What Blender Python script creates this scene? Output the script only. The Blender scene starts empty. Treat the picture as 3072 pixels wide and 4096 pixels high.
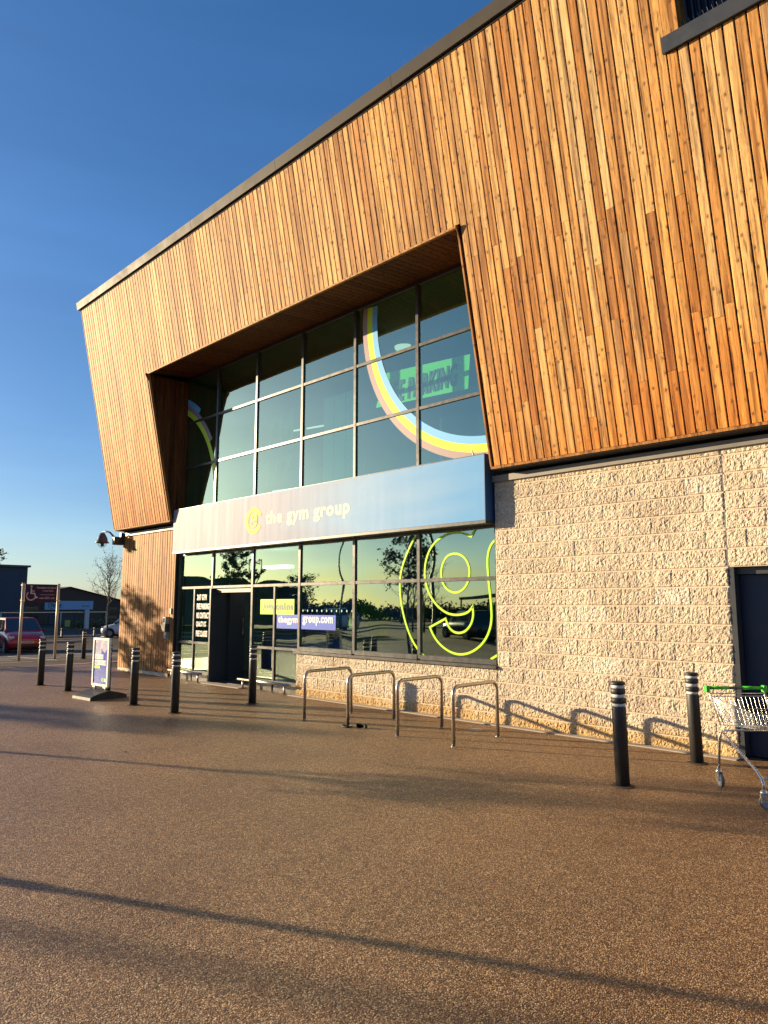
import bpy, bmesh, math, random
from math import sin, cos, pi, radians as R
from mathutils import Vector, Matrix, noise

rnd = random.Random(7)
S = bpy.context.scene
C = S.collection

# ------------------------------------------------------------------ camera
YAW = R(45.26)                       # view axis, measured from the -X direction of the facade
PITCH = R(7.423)
cd = bpy.data.cameras.new('camera'); cam = bpy.data.objects.new('camera', cd); C.objects.link(cam)
cd.sensor_fit = 'VERTICAL'; cd.sensor_height = 32.0; cd.lens = 32.0 * 2840 / 4096
cd.clip_start = .05; cd.clip_end = 3000
cam.location = (0, -8.83, 1.75)
fw = Vector((-cos(YAW) * cos(PITCH), sin(YAW) * cos(PITCH), sin(PITCH)))
cam.rotation_euler = fw.to_track_quat('-Z', 'Y').to_euler()
S.camera = cam

# ------------------------------------------------------------------ sky, sun, exposure
SUN_AZ, SUN_EL = R(25.5), R(10.8)    # azimuth from -X towards -Y
W = bpy.data.worlds.new('World'); S.world = W; W.use_nodes = True
wn = W.node_tree.nodes; wl = W.node_tree.links
sky = wn.new('ShaderNodeTexSky'); sky.sky_type = 'NISHITA'; sky.sun_disc = False
sky.sun_elevation = SUN_EL; sky.sun_rotation = R(244.5)
sky.altitude = 0; sky.air_density = 1.0; sky.dust_density = .55; sky.ozone_density = 4.5
hs = wn.new('ShaderNodeHueSaturation'); hs.inputs['Hue'].default_value = .512; hs.inputs['Saturation'].default_value = 1.15; hs.inputs['Value'].default_value = 1.0
gm = wn.new('ShaderNodeGamma'); gm.inputs[1].default_value = .78
wl.new(sky.outputs[0], hs.inputs['Color']); wl.new(hs.outputs[0], gm.inputs[0]); wtc = wn.new('ShaderNodeTexCoord'); wmp = wn.new('ShaderNodeMapping'); wmp.inputs['Scale'].default_value = (1.2, 1.2, 9)
wno = wn.new('ShaderNodeTexNoise'); wno.inputs['Scale'].default_value = 1.6; wno.inputs['Detail'].default_value = 5
wmr = wn.new('ShaderNodeMapRange'); wmr.inputs[1].default_value = .35; wmr.inputs[2].default_value = .75; wmr.inputs[3].default_value = .96; wmr.inputs[4].default_value = 1.09
wmx = wn.new('ShaderNodeVectorMath'); wmx.operation = 'SCALE'
wl.new(wtc.outputs['Generated'], wmp.inputs[0]); wl.new(wmp.outputs[0], wno.inputs['Vector']); wl.new(wno.outputs[0], wmr.inputs[0])
wl.new(gm.outputs[0], wmx.inputs[0]); wl.new(wmr.outputs[0], wmx.inputs['Scale']); wl.new(wmx.outputs[0], wn['Background'].inputs[0])
wn['Background'].inputs[1].default_value = 0.098
sd = bpy.data.lights.new('sun', 'SUN'); sd.energy = 5.0; sd.angle = R(0.53); sd.color = (1.0, .78, .49)
so = bpy.data.objects.new('sun', sd); C.objects.link(so)
sdir = Vector((-cos(SUN_AZ) * cos(SUN_EL), -sin(SUN_AZ) * cos(SUN_EL), sin(SUN_EL)))
so.rotation_euler = (-sdir).to_track_quat('-Z', 'Y').to_euler(); so.location = (-20, -20, 30)
S.view_settings.view_transform = 'Standard'; S.view_settings.look = 'None'
S.view_settings.gamma = 1.0; S.view_settings.use_curve_mapping = False
S.view_settings.exposure = 1.28
S.render.engine = 'CYCLES'
S.cycles.use_denoising = True
S.cycles.max_bounces = 8; S.cycles.diffuse_bounces = 3; S.cycles.glossy_bounces = 4
S.cycles.transparent_max_bounces = 16
S.cycles.sample_clamp_indirect = 8.0
S.cycles.blur_glossy = 1.0

# ------------------------------------------------------------------ helpers
MATS = {}
def mat(name, col=(.5, .5, .5), rough=.6, metal=0.0, spec=.5, var=0.0, vscale=8.0, bump=0.0, bscale=60.0, emit=None, coat=0.0, estr=1.0):
    m = bpy.data.materials.new(name); m.use_nodes = True
    nt = m.node_tree; b = nt.nodes['Principled BSDF']
    b.inputs['Base Color'].default_value = (*col, 1); b.inputs['Roughness'].default_value = rough
    b.inputs['Metallic'].default_value = metal; b.inputs['Specular IOR Level'].default_value = spec
    if coat: b.inputs['Coat Weight'].default_value = coat; b.inputs['Coat Roughness'].default_value = .05
    if emit: b.inputs['Emission Color'].default_value = (*emit, 1); b.inputs['Emission Strength'].default_value = estr
    tc = nt.nodes.new('ShaderNodeTexCoord')
    if var:
        n = nt.nodes.new('ShaderNodeTexNoise'); n.inputs['Scale'].default_value = vscale; n.inputs['Detail'].default_value = 6
        nt.links.new(tc.outputs['Object'], n.inputs['Vector'])
        mx = nt.nodes.new('ShaderNodeMix'); mx.data_type = 'RGBA'
        mx.inputs[6].default_value = (*[c * (1 - var) for c in col], 1); mx.inputs[7].default_value = (*[min(1, c * (1 + var)) for c in col], 1)
        nt.links.new(n.outputs[0], mx.inputs[0]); nt.links.new(mx.outputs[2], b.inputs['Base Color'])
        rr = nt.nodes.new('ShaderNodeMapRange'); rr.inputs[3].default_value = max(0.02, rough - .12); rr.inputs[4].default_value = min(1, rough + .12)
        nt.links.new(n.outputs[0], rr.inputs[0]); nt.links.new(rr.outputs[0], b.inputs['Roughness'])
    if bump:
        n2 = nt.nodes.new('ShaderNodeTexNoise'); n2.inputs['Scale'].default_value = bscale; n2.inputs['Detail'].default_value = 4
        nt.links.new(tc.outputs['Object'], n2.inputs['Vector'])
        bp = nt.nodes.new('ShaderNodeBump'); bp.inputs['Strength'].default_value = bump; bp.inputs['Distance'].default_value = .01
        nt.links.new(n2.outputs[0], bp.inputs['Height']); nt.links.new(bp.outputs[0], b.inputs['Normal'])
    return m

def N(m, t, **kw):
    n = m.node_tree.nodes.new('ShaderNode' + t)
    for k, v in kw.items(): setattr(n, k, v)
    return n
def L(m, a, b): m.node_tree.links.new(a, b)
def ramp(m, stops):
    r = N(m, 'ValToRGB'); e = r.color_ramp.elements
    while len(e) < len(stops): e.new(.5)
    for i, (p, c) in enumerate(stops): e[i].position = p; e[i].color = (*c, 1) if len(c) == 3 else c
    return r

def obj(name, bm, m, parent=None, smooth=False, loc=None, **props):
    me = bpy.data.meshes.new(name); bm.to_mesh(me); bm.free()
    if smooth:
        for p in me.polygons: p.use_smooth = True
    for mm in (m if isinstance(m, (list, tuple)) else [m]): me.materials.append(mm)
    o = bpy.data.objects.new(name, me); C.objects.link(o)
    if parent: o.parent = parent
    if loc: o.location = loc
    for k, v in props.items(): o[k] = v
    return o
def empty(name, loc=(0, 0, 0), rz=0.0, parent=None, **props):
    o = bpy.data.objects.new(name, None); C.objects.link(o); o.location = loc; o.rotation_euler = (0, 0, rz)
    o.empty_display_size = .1
    if parent: o.parent = parent
    for k, v in props.items(): o[k] = v
    return o
def thing(name, label, cat, loc=(0, 0, 0), rz=0.0, group=None):
    o = empty(name, loc, rz); o['label'] = label; o['category'] = cat
    if group: o['group'] = group
    return o
def tag(o, label, cat, group=None):
    o['label'] = label; o['category'] = cat
    if group: o['group'] = group
    return o
def BM(): return bmesh.new()
def box(bm, x0, x1, y0, y1, z0, z1, M=None):
    vs = [Vector(p) for p in ((x0,y0,z0),(x1,y0,z0),(x1,y1,z0),(x0,y1,z0),(x0,y0,z1),(x1,y0,z1),(x1,y1,z1),(x0,y1,z1))]
    if M: vs = [M @ v for v in vs]
    v = [bm.verts.new(p) for p in vs]
    for f in ((0,3,2,1),(4,5,6,7),(0,1,5,4),(1,2,6,5),(2,3,7,6),(3,0,4,7)): bm.faces.new([v[i] for i in f])
    return bm
def bx(*a, **k): return box(BM(), *a, **k)
def bevel(bm, w, seg=1):
    bmesh.ops.bevel(bm, geom=bm.edges[:], offset=w, segments=seg, affect='EDGES', profile=.5, clamp_overlap=True)
    return bm
def tube(bm, pts, r, n=8, r2=None, cap=True):
    pts = [Vector(p) for p in pts]; k = len(pts)
    rs = r if isinstance(r, (list, tuple)) else [r + ((r2 if r2 is not None else r) - r) * i / max(1, k - 1) for i in range(k)]
    up = None; rings = []
    for i, p in enumerate(pts):
        t = (pts[min(i + 1, k - 1)] - pts[max(i - 1, 0)])
        if t.length < 1e-9: t = Vector((0, 0, 1))
        t.normalize()
        if up is None: up = Vector((0, 0, 1)) if abs(t.z) < .9 else Vector((1, 0, 0))
        a = t.cross(up)
        if a.length < 1e-6: a = t.cross(Vector((0, 1, 0)))
        a.normalize(); b = t.cross(a).normalized(); up = -b if False else up
        rings.append([bm.verts.new(p + (a * cos(2 * pi * j / n) + b * sin(2 * pi * j / n)) * rs[i]) for j in range(n)])
    for i in range(k - 1):
        for j in range(n):
            bm.faces.new((rings[i][j], rings[i][(j + 1) % n], rings[i + 1][(j + 1) % n], rings[i + 1][j]))
    if cap:
        bm.faces.new(rings[0][::-1]); bm.faces.new(rings[-1])
    return bm
def lathe(bm, prof, n=20, c=(0, 0, 0)):
    rings = []
    for r, z in prof:
        rings.append([bm.verts.new((c[0] + max(r, 1e-4) * cos(2 * pi * j / n), c[1] + max(r, 1e-4) * sin(2 * pi * j / n), c[2] + z)) for j in range(n)])
    for i in range(len(prof) - 1):
        for j in range(n):
            bm.faces.new((rings[i][j], rings[i][(j + 1) % n], rings[i + 1][(j + 1) % n], rings[i + 1][j]))
    bm.faces.new(rings[0][::-1]); bm.faces.new(rings[-1])
    return bm
def disc_x(bm, c, r, w, n=16):           # cylinder along local y
    M = Matrix.Translation(c) @ Matrix.Rotation(pi / 2, 4, 'X')
    a = [bm.verts.new(M @ Vector((r * cos(2 * pi * j / n), r * sin(2 * pi * j / n), -w / 2))) for j in range(n)]
    b = [bm.verts.new(M @ Vector((r * cos(2 * pi * j / n), r * sin(2 * pi * j / n), w / 2))) for j in range(n)]
    for j in range(n): bm.faces.new((a[j], a[(j + 1) % n], b[(j + 1) % n], b[j]))
    bm.faces.new(a[::-1]); bm.faces.new(b)
    return bm
def poly(bm, pts):
    return bm.faces.new([bm.verts.new(p) for p in pts])
def strip(bm, pts, w, y, closed=False, flare=0.0):     # flat ribbon in the XZ plane at depth y
    pts = [Vector((p[0], p[1])) for p in pts]; k = len(pts); Lf = []; Rt = []
    for i in range(k):
        a = pts[(i - 1) % k] if (closed or i > 0) else pts[i]
        b = pts[(i + 1) % k] if (closed or i < k - 1) else pts[i]
        d1 = (pts[i] - a); d2 = (b - pts[i])
        if d1.length < 1e-9: d1 = d2
        if d2.length < 1e-9: d2 = d1
        n1 = Vector((-d1.y, d1.x)).normalized(); n2 = Vector((-d2.y, d2.x)).normalized()
        n = (n1 + n2)
        n = n.normalized() if n.length > .05 else n1
        s = min(2.6, 1 / max(.35, n.dot(n1)))
        Lf.append(bm.verts.new((pts[i].x + n.x * w / 2 * s, y, pts[i].y + n.y * w / 2 * s)))
        Rt.append(bm.verts.new((pts[i].x - n.x * w / 2 * s, y, pts[i].y - n.y * w / 2 * s)))
    for i in range(k if closed else k - 1):
        j = (i + 1) % k; bm.faces.new((Lf[i], Lf[j], Rt[j], Rt[i]))
    return bm
def chaikin(P, n=2, closed=False, keep=25):
    for _ in range(n):
        Q = []
        k = len(P)
        for i in range(k if closed else k - 1):
            a, b = Vector(P[i]), Vector(P[(i + 1) % k])
            if not closed and i == 0: Q.append(P[0])
            Q.append(tuple(a * .75 + b * .25)); Q.append(tuple(a * .25 + b * .75))
        if not closed: Q.append(P[-1])
        P = Q
    return P
def text_bm(body, x0, x1, z0, z1, y, bold=.0, depth=0.0, M=None, shear=0.0, spacing=1.0):
    cu = bpy.data.curves.new('lettering', 'FONT'); cu.body = body; cu.size = 1; cu.offset = bold; cu.extrude = 0; cu.resolution_u = 3
    cu.space_character = spacing
    o = bpy.data.objects.new('lettering', cu); C.objects.link(o)
    dg = bpy.context.evaluated_depsgraph_get(); me = bpy.data.meshes.new_from_object(o.evaluated_get(dg))
    bpy.data.objects.remove(o); bm = BM(); bm.from_mesh(me); bpy.data.meshes.remove(me)
    xs = [v.co.x for v in bm.verts]; ys = [v.co.y for v in bm.verts]
    ax, bx_, ay, by = min(xs), max(xs), min(ys), max(ys)
    for v in bm.verts:
        u = (v.co.x - ax) / (bx_ - ax); w = (v.co.y - ay) / (by - ay)
        v.co = Vector((x0 + u * (x1 - x0) + w * shear, y, z0 + w * (z1 - z0)))
    if depth:
        r = bmesh.ops.extrude_face_region(bm, geom=bm.faces[:])
        for g in r['geom']:
            if isinstance(g, bmesh.types.BMVert): g.co.y -= depth
    if M:
        for v in bm.verts: v.co = M @ v.co
    return bm
def arc_band(bm, cx, cz, r0, r1, a0, a1, y, n=60, clip=None):
    pr = None
    for i in range(n + 1):
        a = R(a0 + (a1 - a0) * i / n)
        p = (cx + r0 * cos(a), y, cz + r0 * sin(a)); q = (cx + r1 * cos(a), y, cz + r1 * sin(a))
        if clip and not (clip(p) and clip(q)): pr = None; continue
        c = (bm.verts.new(p), bm.verts.new(q))
        if pr: bm.faces.new((pr[0], c[0], c[1], pr[1]))
        pr = c
    return bm
def copy_tree(o, parent=None):
    c = o.copy(); C.objects.link(c)
    if parent: c.parent = parent
    for ch in list(o.children): copy_tree(ch, c)
    return c

# ------------------------------------------------------------------ materials
def wood_mat(name, stops, wear=True, rough=.66):
    m = bpy.data.materials.new(name); m.use_nodes = True; b = m.node_tree.nodes['Principled BSDF']
    tc = N(m, 'TexCoord'); oi = N(m, 'ObjectInfo')
    off = N(m, 'VectorMath', operation='MULTIPLY'); off.inputs[1].default_value = (17.3, 5.1, 61.7)
    cmb = N(m, 'CombineXYZ')
    for i in range(3): L(m, oi.outputs['Random'], cmb.inputs[i])
    L(m, cmb.outputs[0], off.inputs[0])
    add = N(m, 'VectorMath', operation='ADD'); L(m, tc.outputs['Object'], add.inputs[0]); L(m, off.outputs[0], add.inputs[1])
    # grain, stretched along the plank
    mp = N(m, 'Mapping'); mp.inputs['Scale'].default_value = (46, 46, 1.9); L(m, add.outputs[0], mp.inputs[0])
    g = N(m, 'TexNoise'); g.inputs['Scale'].default_value = 1; g.inputs['Detail'].default_value = 8; g.inputs['Roughness'].default_value = .65; g.inputs['Distortion'].default_value = .6
    L(m, mp.outputs[0], g.inputs['Vector'])
    # cathedral figure
    mp2 = N(m, 'Mapping'); mp2.inputs['Scale'].default_value = (13, 13, 1.1); L(m, add.outputs[0], mp2.inputs[0])
    fg = N(m, 'TexNoise'); fg.inputs['Scale'].default_value = 1; fg.inputs['Detail'].default_value = 2; fg.inputs['Distortion'].default_value = 1.4; L(m, mp2.outputs[0], fg.inputs['Vector'])
    sn = N(m, 'Math', operation='MULTIPLY'); sn.inputs[1].default_value = 42; L(m, fg.outputs[0], sn.inputs[0])
    s2 = N(m, 'Math', operation='SINE'); L(m, sn.outputs[0], s2.inputs[0])
    # knots
    mp3 = N(m, 'Mapping'); mp3.inputs['Scale'].default_value = (9.5, .01, 7.0); L(m, add.outputs[0], mp3.inputs[0])
    vo = N(m, 'TexVoronoi'); vo.inputs['Scale'].default_value = 1; vo.inputs['Randomness'].default_value = 1; 
    nd = N(m, 'TexNoise'); nd.inputs['Scale'].default_value = 9; nd.inputs['Detail'].default_value = 3; L(m, mp3.outputs[0], nd.inputs['Vector'])
    md = N(m, 'VectorMath', operation='SCALE'); md.inputs['Scale'].default_value = .34; L(m, nd.outputs['Color'], md.inputs[0])
    ad = N(m, 'VectorMath', operation='ADD'); L(m, mp3.outputs[0], ad.inputs[0]); L(m, md.outputs[0], ad.inputs[1]); L(m, ad.outputs[0], vo.inputs['Vector'])
    kr = ramp(m, [(0.0, (1, 1, 1)), (.10, (.95, .95, .95)), (.145, (.40, .40, .40)), (.30, (.0, .0, .0))]); L(m, vo.outputs['Distance'], kr.inputs[0])
    # board colour by random
    cr = ramp(m, stops); cr.color_ramp.interpolation = 'LINEAR'; L(m, oi.outputs['Random'], cr.inputs[0])
    # long tonal streaks down the board
    mp4 = N(m, 'Mapping'); mp4.inputs['Scale'].default_value = (16, 16, .55); L(m, add.outputs[0], mp4.inputs[0])
    st = N(m, 'TexNoise'); st.inputs['Scale'].default_value = 1; st.inputs['Detail'].default_value = 5; L(m, mp4.outputs[0], st.inputs['Vector'])
    sr = ramp(m, [(.34, (.52, .42, .36)), (.5, (1, 1, 1)), (.66, (1.28, 1.22, 1.10))]); L(m, st.outputs[0], sr.inputs[0])
    m1 = N(m, 'Mix', data_type='RGBA', blend_type='MULTIPLY'); m1.inputs[0].default_value = 1.0; L(m, cr.outputs[0], m1.inputs[6]); L(m, sr.outputs[0], m1.inputs[7])
    gr = ramp(m, [(.34, (.26, .19, .15)), (.44, (.90, .87, .85)), (.62, (1.14, 1.13, 1.10))]); L(m, g.outputs[0], gr.inputs[0])
    m2 = N(m, 'Mix', data_type='RGBA', blend_type='MULTIPLY'); m2.inputs[0].default_value = .95; L(m, m1.outputs[2], m2.inputs[6]); L(m, gr.outputs[0], m2.inputs[7])
    fr = ramp(m, [(0, (.80, .74, .68)), (1, (1.04, 1.04, 1.04))]); mr = N(m, 'MapRange'); mr.inputs[1].default_value = -1; L(m, s2.outputs[0], mr.inputs[0]); L(m, mr.outputs[0], fr.inputs[0])
    m3 = N(m, 'Mix', data_type='RGBA', blend_type='MULTIPLY'); m3.inputs[0].default_value = .8; L(m, m2.outputs[2], m3.inputs[6]); L(m, fr.outputs[0], m3.inputs[7])
    last = m3.outputs[2]
    if wear:      # sun-bleached grey high up, fresher orange near the sheltered bottom edge
        ge = N(m, 'NewGeometry'); sx = N(m, 'SeparateXYZ'); L(m, ge.outputs['Position'], sx.inputs[0])
        wz = N(m, 'TexNoise'); wz.inputs['Scale'].default_value = .9; wz.inputs['Detail'].default_value = 3
        L(m, ge.outputs['Position'], wz.inputs['Vector'])
        a1 = N(m, 'Math', operation='MULTIPLY_ADD'); a1.inputs[1].default_value = 2.4; L(m, wz.outputs[0], a1.inputs[0]); L(m, sx.outputs['Z'], a1.inputs[2])
        wr = N(m, 'MapRange'); wr.inputs[1].default_value = 5.0; wr.inputs[2].default_value = 8.6; L(m, a1.outputs[0], wr.inputs[0])
        wc = ramp(m, [(0, (.98, .72, .42)), (.45, (1.0, .94, .80)), (1, (.95, .95, .93))]); L(m, wr.outputs[0], wc.inputs[0])
        m4 = N(m, 'Mix', data_type='RGBA', blend_type='MULTIPLY'); m4.inputs[0].default_value = 1; L(m, last, m4.inputs[6]); L(m, wc.outputs[0], m4.inputs[7]); last = m4.outputs[2]
    m5 = N(m, 'Mix', data_type='RGBA'); m5.inputs[7].default_value = (.10, .038, .014, 1); L(m, last, m5.inputs[6])
    km = N(m, 'Math', operation='MULTIPLY'); km.inputs[1].default_value = .85; L(m, kr.outputs[0], km.inputs[0]); L(m, km.outputs[0], m5.inputs[0])
    L(m, m5.outputs[2], b.inputs['Base Color'])
    b.inputs['Roughness'].default_value = rough; b.inputs['Specular IOR Level'].default_value = .22
    bp = N(m, 'Bump'); bp.inputs['Strength'].default_value = .5; bp.inputs['Distance'].default_value = .004
    sb = N(m, 'Math', operation='SUBTRACT'); L(m, g.outputs[0], sb.inputs[0]); L(m, kr.outputs[0], sb.inputs[1])
    L(m, sb.outputs[0], bp.inputs['Height']); L(m, bp.outputs[0], b.inputs['Normal'])
    return m
WOOD = wood_mat('weathered_larch', [(0, (.60, .33, .11)), (.14, (.72, .47, .20)), (.26, (.50, .235, .065)), (.38, (.68, .40, .14)), (.48, (.42, .185, .05)), (.58, (.58, .40, .21)), (.72, (.74, .46, .16)), (.86, (.52, .27, .09)), (1, (.66, .48, .24))])
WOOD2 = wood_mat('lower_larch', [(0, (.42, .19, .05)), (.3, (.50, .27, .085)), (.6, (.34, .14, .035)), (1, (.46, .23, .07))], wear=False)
SOFT = wood_mat('shade_darkened_larch', [(0, (.12, .038, .010)), (.5, (.16, .055, .014)), (1, (.09, .028, .009))], wear=False)  # larch darkened so soffit and jamb boards carry the recess shade in their colour

def block_mat():
    m = bpy.data.materials.new('split_face_stone'); m.use_nodes = True; b = m.node_tree.nodes['Principled BSDF']
    tc = N(m, 'TexCoord'); oi = N(m, 'ObjectInfo'); ge = N(m, 'NewGeometry')
    n = N(m, 'TexNoise'); n.inputs['Scale'].default_value = 26; n.inputs['Detail'].default_value = 9; n.inputs['Roughness'].default_value = .62; L(m, ge.outputs['Position'], n.inputs['Vector'])
    c = ramp(m, [(.30, (.36, .30, .215)), (.47, (.56, .485, .37)), (.62, (.66, .58, .45)), (.8, (.73, .67, .54))]); L(m, n.outputs[0], c.inputs[0])
    bl = N(m, 'TexNoise'); bl.inputs['Scale'].default_value = 1.1; bl.inputs['Detail'].default_value = 3; L(m, ge.outputs['Position'], bl.inputs['Vector'])
    c2 = ramp(m, [(.35, (.90, .86, .84)), (.65, (1.05, 1.05, 1.03))]); L(m, bl.outputs[0], c2.inputs[0])
    x = N(m, 'Mix', data_type='RGBA', blend_type='MULTIPLY'); x.inputs[0].default_value = 1; L(m, c.outputs[0], x.inputs[6]); L(m, c2.outputs[0], x.inputs[7])
    r = ramp(m, [(0, (.90, .88, .86)), (.5, (1, .98, .96)), (.93, (1.05, 1.05, 1.04)), (1, (1.10, 1.14, 1.2))]); L(m, oi.outputs['Random'], r.inputs[0])
    y = N(m, 'Mix', data_type='RGBA', blend_type='MULTIPLY'); y.inputs[0].default_value = 1; L(m, x.outputs[2], y.inputs[6]); L(m, r.outputs[0], y.inputs[7])
    # damp, yellow-brown splash zone near the paving
    sx = N(m, 'SeparateXYZ'); L(m, ge.outputs['Position'], sx.inputs[0])
    ad = N(m, 'Math', operation='MULTIPLY_ADD'); ad.inputs[1].default_value = .30; L(m, bl.outputs[0], ad.inputs[0]); L(m, sx.outputs['Z'], ad.inputs[2])
    mr = N(m, 'MapRange'); mr.inputs[1].default_value = .24; mr.inputs[2].default_value = .46; mr.inputs[3].default_value = 1; mr.inputs[4].default_value = 0; L(m, ad.outputs[0], mr.inputs[0])
    z = N(m, 'Mix', data_type='RGBA', blend_type='MULTIPLY'); z.inputs[7].default_value = (.92, .74, .46, 1); L(m, y.outputs[2], z.inputs[6]); L(m, mr.outputs[0], z.inputs[0])
    L(m, z.outputs[2], b.inputs['Base Color']); b.inputs['Roughness'].default_value = .9; b.inputs['Specular IOR Level'].default_value = .25
    n3 = N(m, 'TexNoise'); n3.inputs['Scale'].default_value = 95; n3.inputs['Detail'].default_value = 6; n3.inputs['Roughness'].default_value = .6; L(m, ge.outputs['Position'], n3.inputs['Vector'])
    bp = N(m, 'Bump'); bp.inputs['Strength'].default_value = .55; bp.inputs['Distance'].default_value = .012; L(m, n3.outputs[0], bp.inputs['Height']); L(m, bp.outputs[0], b.inputs['Normal'])
    return m
BLOCK = block_mat()
MORTAR = mat('mortar', (.60, .50, .37), .9, var=.12, vscale=20, bump=.3, bscale=200)

def ground_mat():
    m = bpy.data.materials.new('resin_bound_gravel'); m.use_nodes = True; b = m.node_tree.nodes['Principled BSDF']
    ge = N(m, 'NewGeometry')
    v = N(m, 'TexVoronoi'); v.inputs['Scale'].default_value = 135; L(m, ge.outputs['Position'], v.inputs['Vector'])
    hs_ = N(m, 'SeparateColor'); L(m, v.outputs['Color'], hs_.inputs[0])
    c = ramp(m, [(0, (.09, .040, .018)), (.3, (.19, .094, .040)), (.55, (.28, .152, .068)), (.8, (.40, .25, .12)), (1, (.70, .54, .32))]); L(m, hs_.outputs[0], c.inputs[0])
    gap = ramp(m, [(.0, (1, 1, 1)), (.42, (.95, .95, .95)), (.75, (.35, .3, .27))]); L(m, v.outputs['Distance'], gap.inputs[0])
    sc = N(m, 'Math', operation='MULTIPLY'); sc.inputs[1].default_value = 1.0; 
    x = N(m, 'Mix', data_type='RGBA', blend_type='MULTIPLY'); x.inputs[0].default_value = 1; L(m, c.outputs[0], x.inputs[6]); L(m, gap.outputs[0], x.inputs[7])
    n = N(m, 'TexNoise'); n.inputs['Scale'].default_value = .7; n.inputs['Detail'].default_value = 8; n.inputs['Roughness'].default_value = .6; L(m, ge.outputs['Position'], n.inputs['Vector'])
    c2 = ramp(m, [(.3, (.80, .76, .74)), (.5, (1, 1, 1)), (.7, (1.14, 1.12, 1.08))]); L(m, n.outputs[0], c2.inputs[0])
    y = N(m, 'Mix', data_type='RGBA', blend_type='MULTIPLY'); y.inputs[0].default_value = 1; L(m, x.outputs[2], y.inputs[6]); L(m, c2.outputs[0], y.inputs[7])
    n4 = N(m, 'TexNoise'); n4.inputs['Scale'].default_value = 14; n4.inputs['Detail'].default_value = 5; L(m, ge.outputs['Position'], n4.inputs['Vector'])
    c4 = ramp(m, [(.36, (.82, .80, .78)), (.55, (1.05, 1.04, 1.03))]); L(m, n4.outputs[0], c4.inputs[0])
    z = N(m, 'Mix', data_type='RGBA', blend_type='MULTIPLY'); z.inputs[0].default_value = 1; L(m, y.outputs[2], z.inputs[6]); L(m, c4.outputs[0], z.inputs[7])
    gs = N(m, 'TexVoronoi'); gs.inputs['Scale'].default_value = 1.9; L(m, ge.outputs['Position'], gs.inputs['Vector'])
    gsr = ramp(m, [(.0, (.45, .42, .40)), (.028, (.55, .52, .50)), (.045, (1, 1, 1))]); L(m, gs.outputs['Distance'], gsr.inputs[0])
    z2 = N(m, 'Mix', data_type='RGBA', blend_type='MULTIPLY'); z2.inputs[0].default_value = .8; L(m, z.outputs[2], z2.inputs[6]); L(m, gsr.outputs[0], z2.inputs[7])
    wv = N(m, 'TexNoise'); wv.inputs['Scale'].default_value = .28; wv.inputs['Detail'].default_value = 7; wv.inputs['Distortion'].default_value = 1.5; L(m, ge.outputs['Position'], wv.inputs['Vector'])
    wvr = ramp(m, [(.40, (1, 1, 1)), (.485, (.97, .96, .95)), (.5, (.80, .76, .72)), (.515, (.97, .96, .95)), (.62, (1.05, 1.04, 1.0))]); L(m, wv.outputs[0], wvr.inputs[0])
    z3 = N(m, 'Mix', data_type='RGBA', blend_type='MULTIPLY'); z3.inputs[0].default_value = .6; L(m, z2.outputs[2], z3.inputs[6]); L(m, wvr.outputs[0], z3.inputs[7]); z = z3
    L(m, z.outputs[2], b.inputs['Base Color']); b.inputs['Roughness'].default_value = .55; b.inputs['Specular IOR Level'].default_value = .5
    bp = N(m, 'Bump'); bp.invert = True; bp.inputs['Strength'].default_value = .75; bp.inputs['Distance'].default_value = .006; L(m, v.outputs['Distance'], bp.inputs['Height'])
    n5 = N(m, 'TexNoise'); n5.inputs['Scale'].default_value = 30; n5.inputs['Detail'].default_value = 4; L(m, ge.outputs['Position'], n5.inputs['Vector'])
    bp2 = N(m, 'Bump'); bp2.inputs['Strength'].default_value = .5; bp2.inputs['Distance'].default_value = .01; L(m, n5.outputs[0], bp2.inputs['Height']); L(m, bp2.outputs[0], bp.inputs['Normal'])
    L(m, bp.outputs[0], b.inputs['Normal'])
    return m
RESIN = ground_mat()
ASPH = mat('asphalt', (.095, .070, .052), .9, spec=.15, var=.35, vscale=3, bump=.6, bscale=120)
ASPH2 = mat('asphalt_road', (.062, .052, .044), .92, spec=.12, var=.3, vscale=2, bump=.5, bscale=90)
KERB = mat('concrete_kerb', (.36, .31, .25), .85, var=.2, vscale=6, bump=.3)
LINE = mat('road_paint', (.55, .53, .48), .7, var=.25, vscale=5)
GRASSM = mat('field_grass', (.045, .06, .02), .9, var=.4, vscale=.4)

GREY = mat('anthracite_frame', (.040, .043, .048), .38, metal=.0, spec=.6, var=.15, vscale=10)
FRAME = mat('aluminium_frame_grey', (.075, .073, .072), .34, metal=.35, spec=.5, var=.15, vscale=10)
DARK = mat('dark_void', (.012, .012, .014), .9)
FLASH = mat('flashing_grey', (.21, .19, .165), .55, metal=.2, var=.15, vscale=4)
FASCIA = mat('fascia_metal', (.055, .046, .038), .62, metal=.0, spec=.2, var=.35, vscale=3)
NAVY = mat('navy_panel', (.009, .016, .045), .45, var=.2, vscale=3)
BLACKP = mat('black_recycled_plastic', (.022, .022, .021), .5, var=.3, vscale=14, bump=.15, bscale=90)
WHITEB = mat('white_reflective_tape', (.62, .60, .56), .45, var=.15, vscale=20)
STEEL = mat('brushed_stainless', (.46, .43, .38), .30, metal=.92, var=.10, vscale=30)
CHROME = mat('zinc_plated_wire', (.60, .60, .57), .28, metal=.9, var=.12, vscale=30)
GREENP = mat('green_plastic', (.05, .50, .03), .35)
RUBBER = mat('black_rubber', (.02, .02, .021), .6, var=.2, vscale=12, bump=.2)
GREYRUB = mat('grey_wheel_rubber', (.14, .14, .145), .6)
LIME = mat('lime_vinyl', (.50, .86, .04), .35, spec=.3)
LIME2 = mat('lime_ring_vinyl', (.62, .80, .06), .35, spec=.3)
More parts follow.
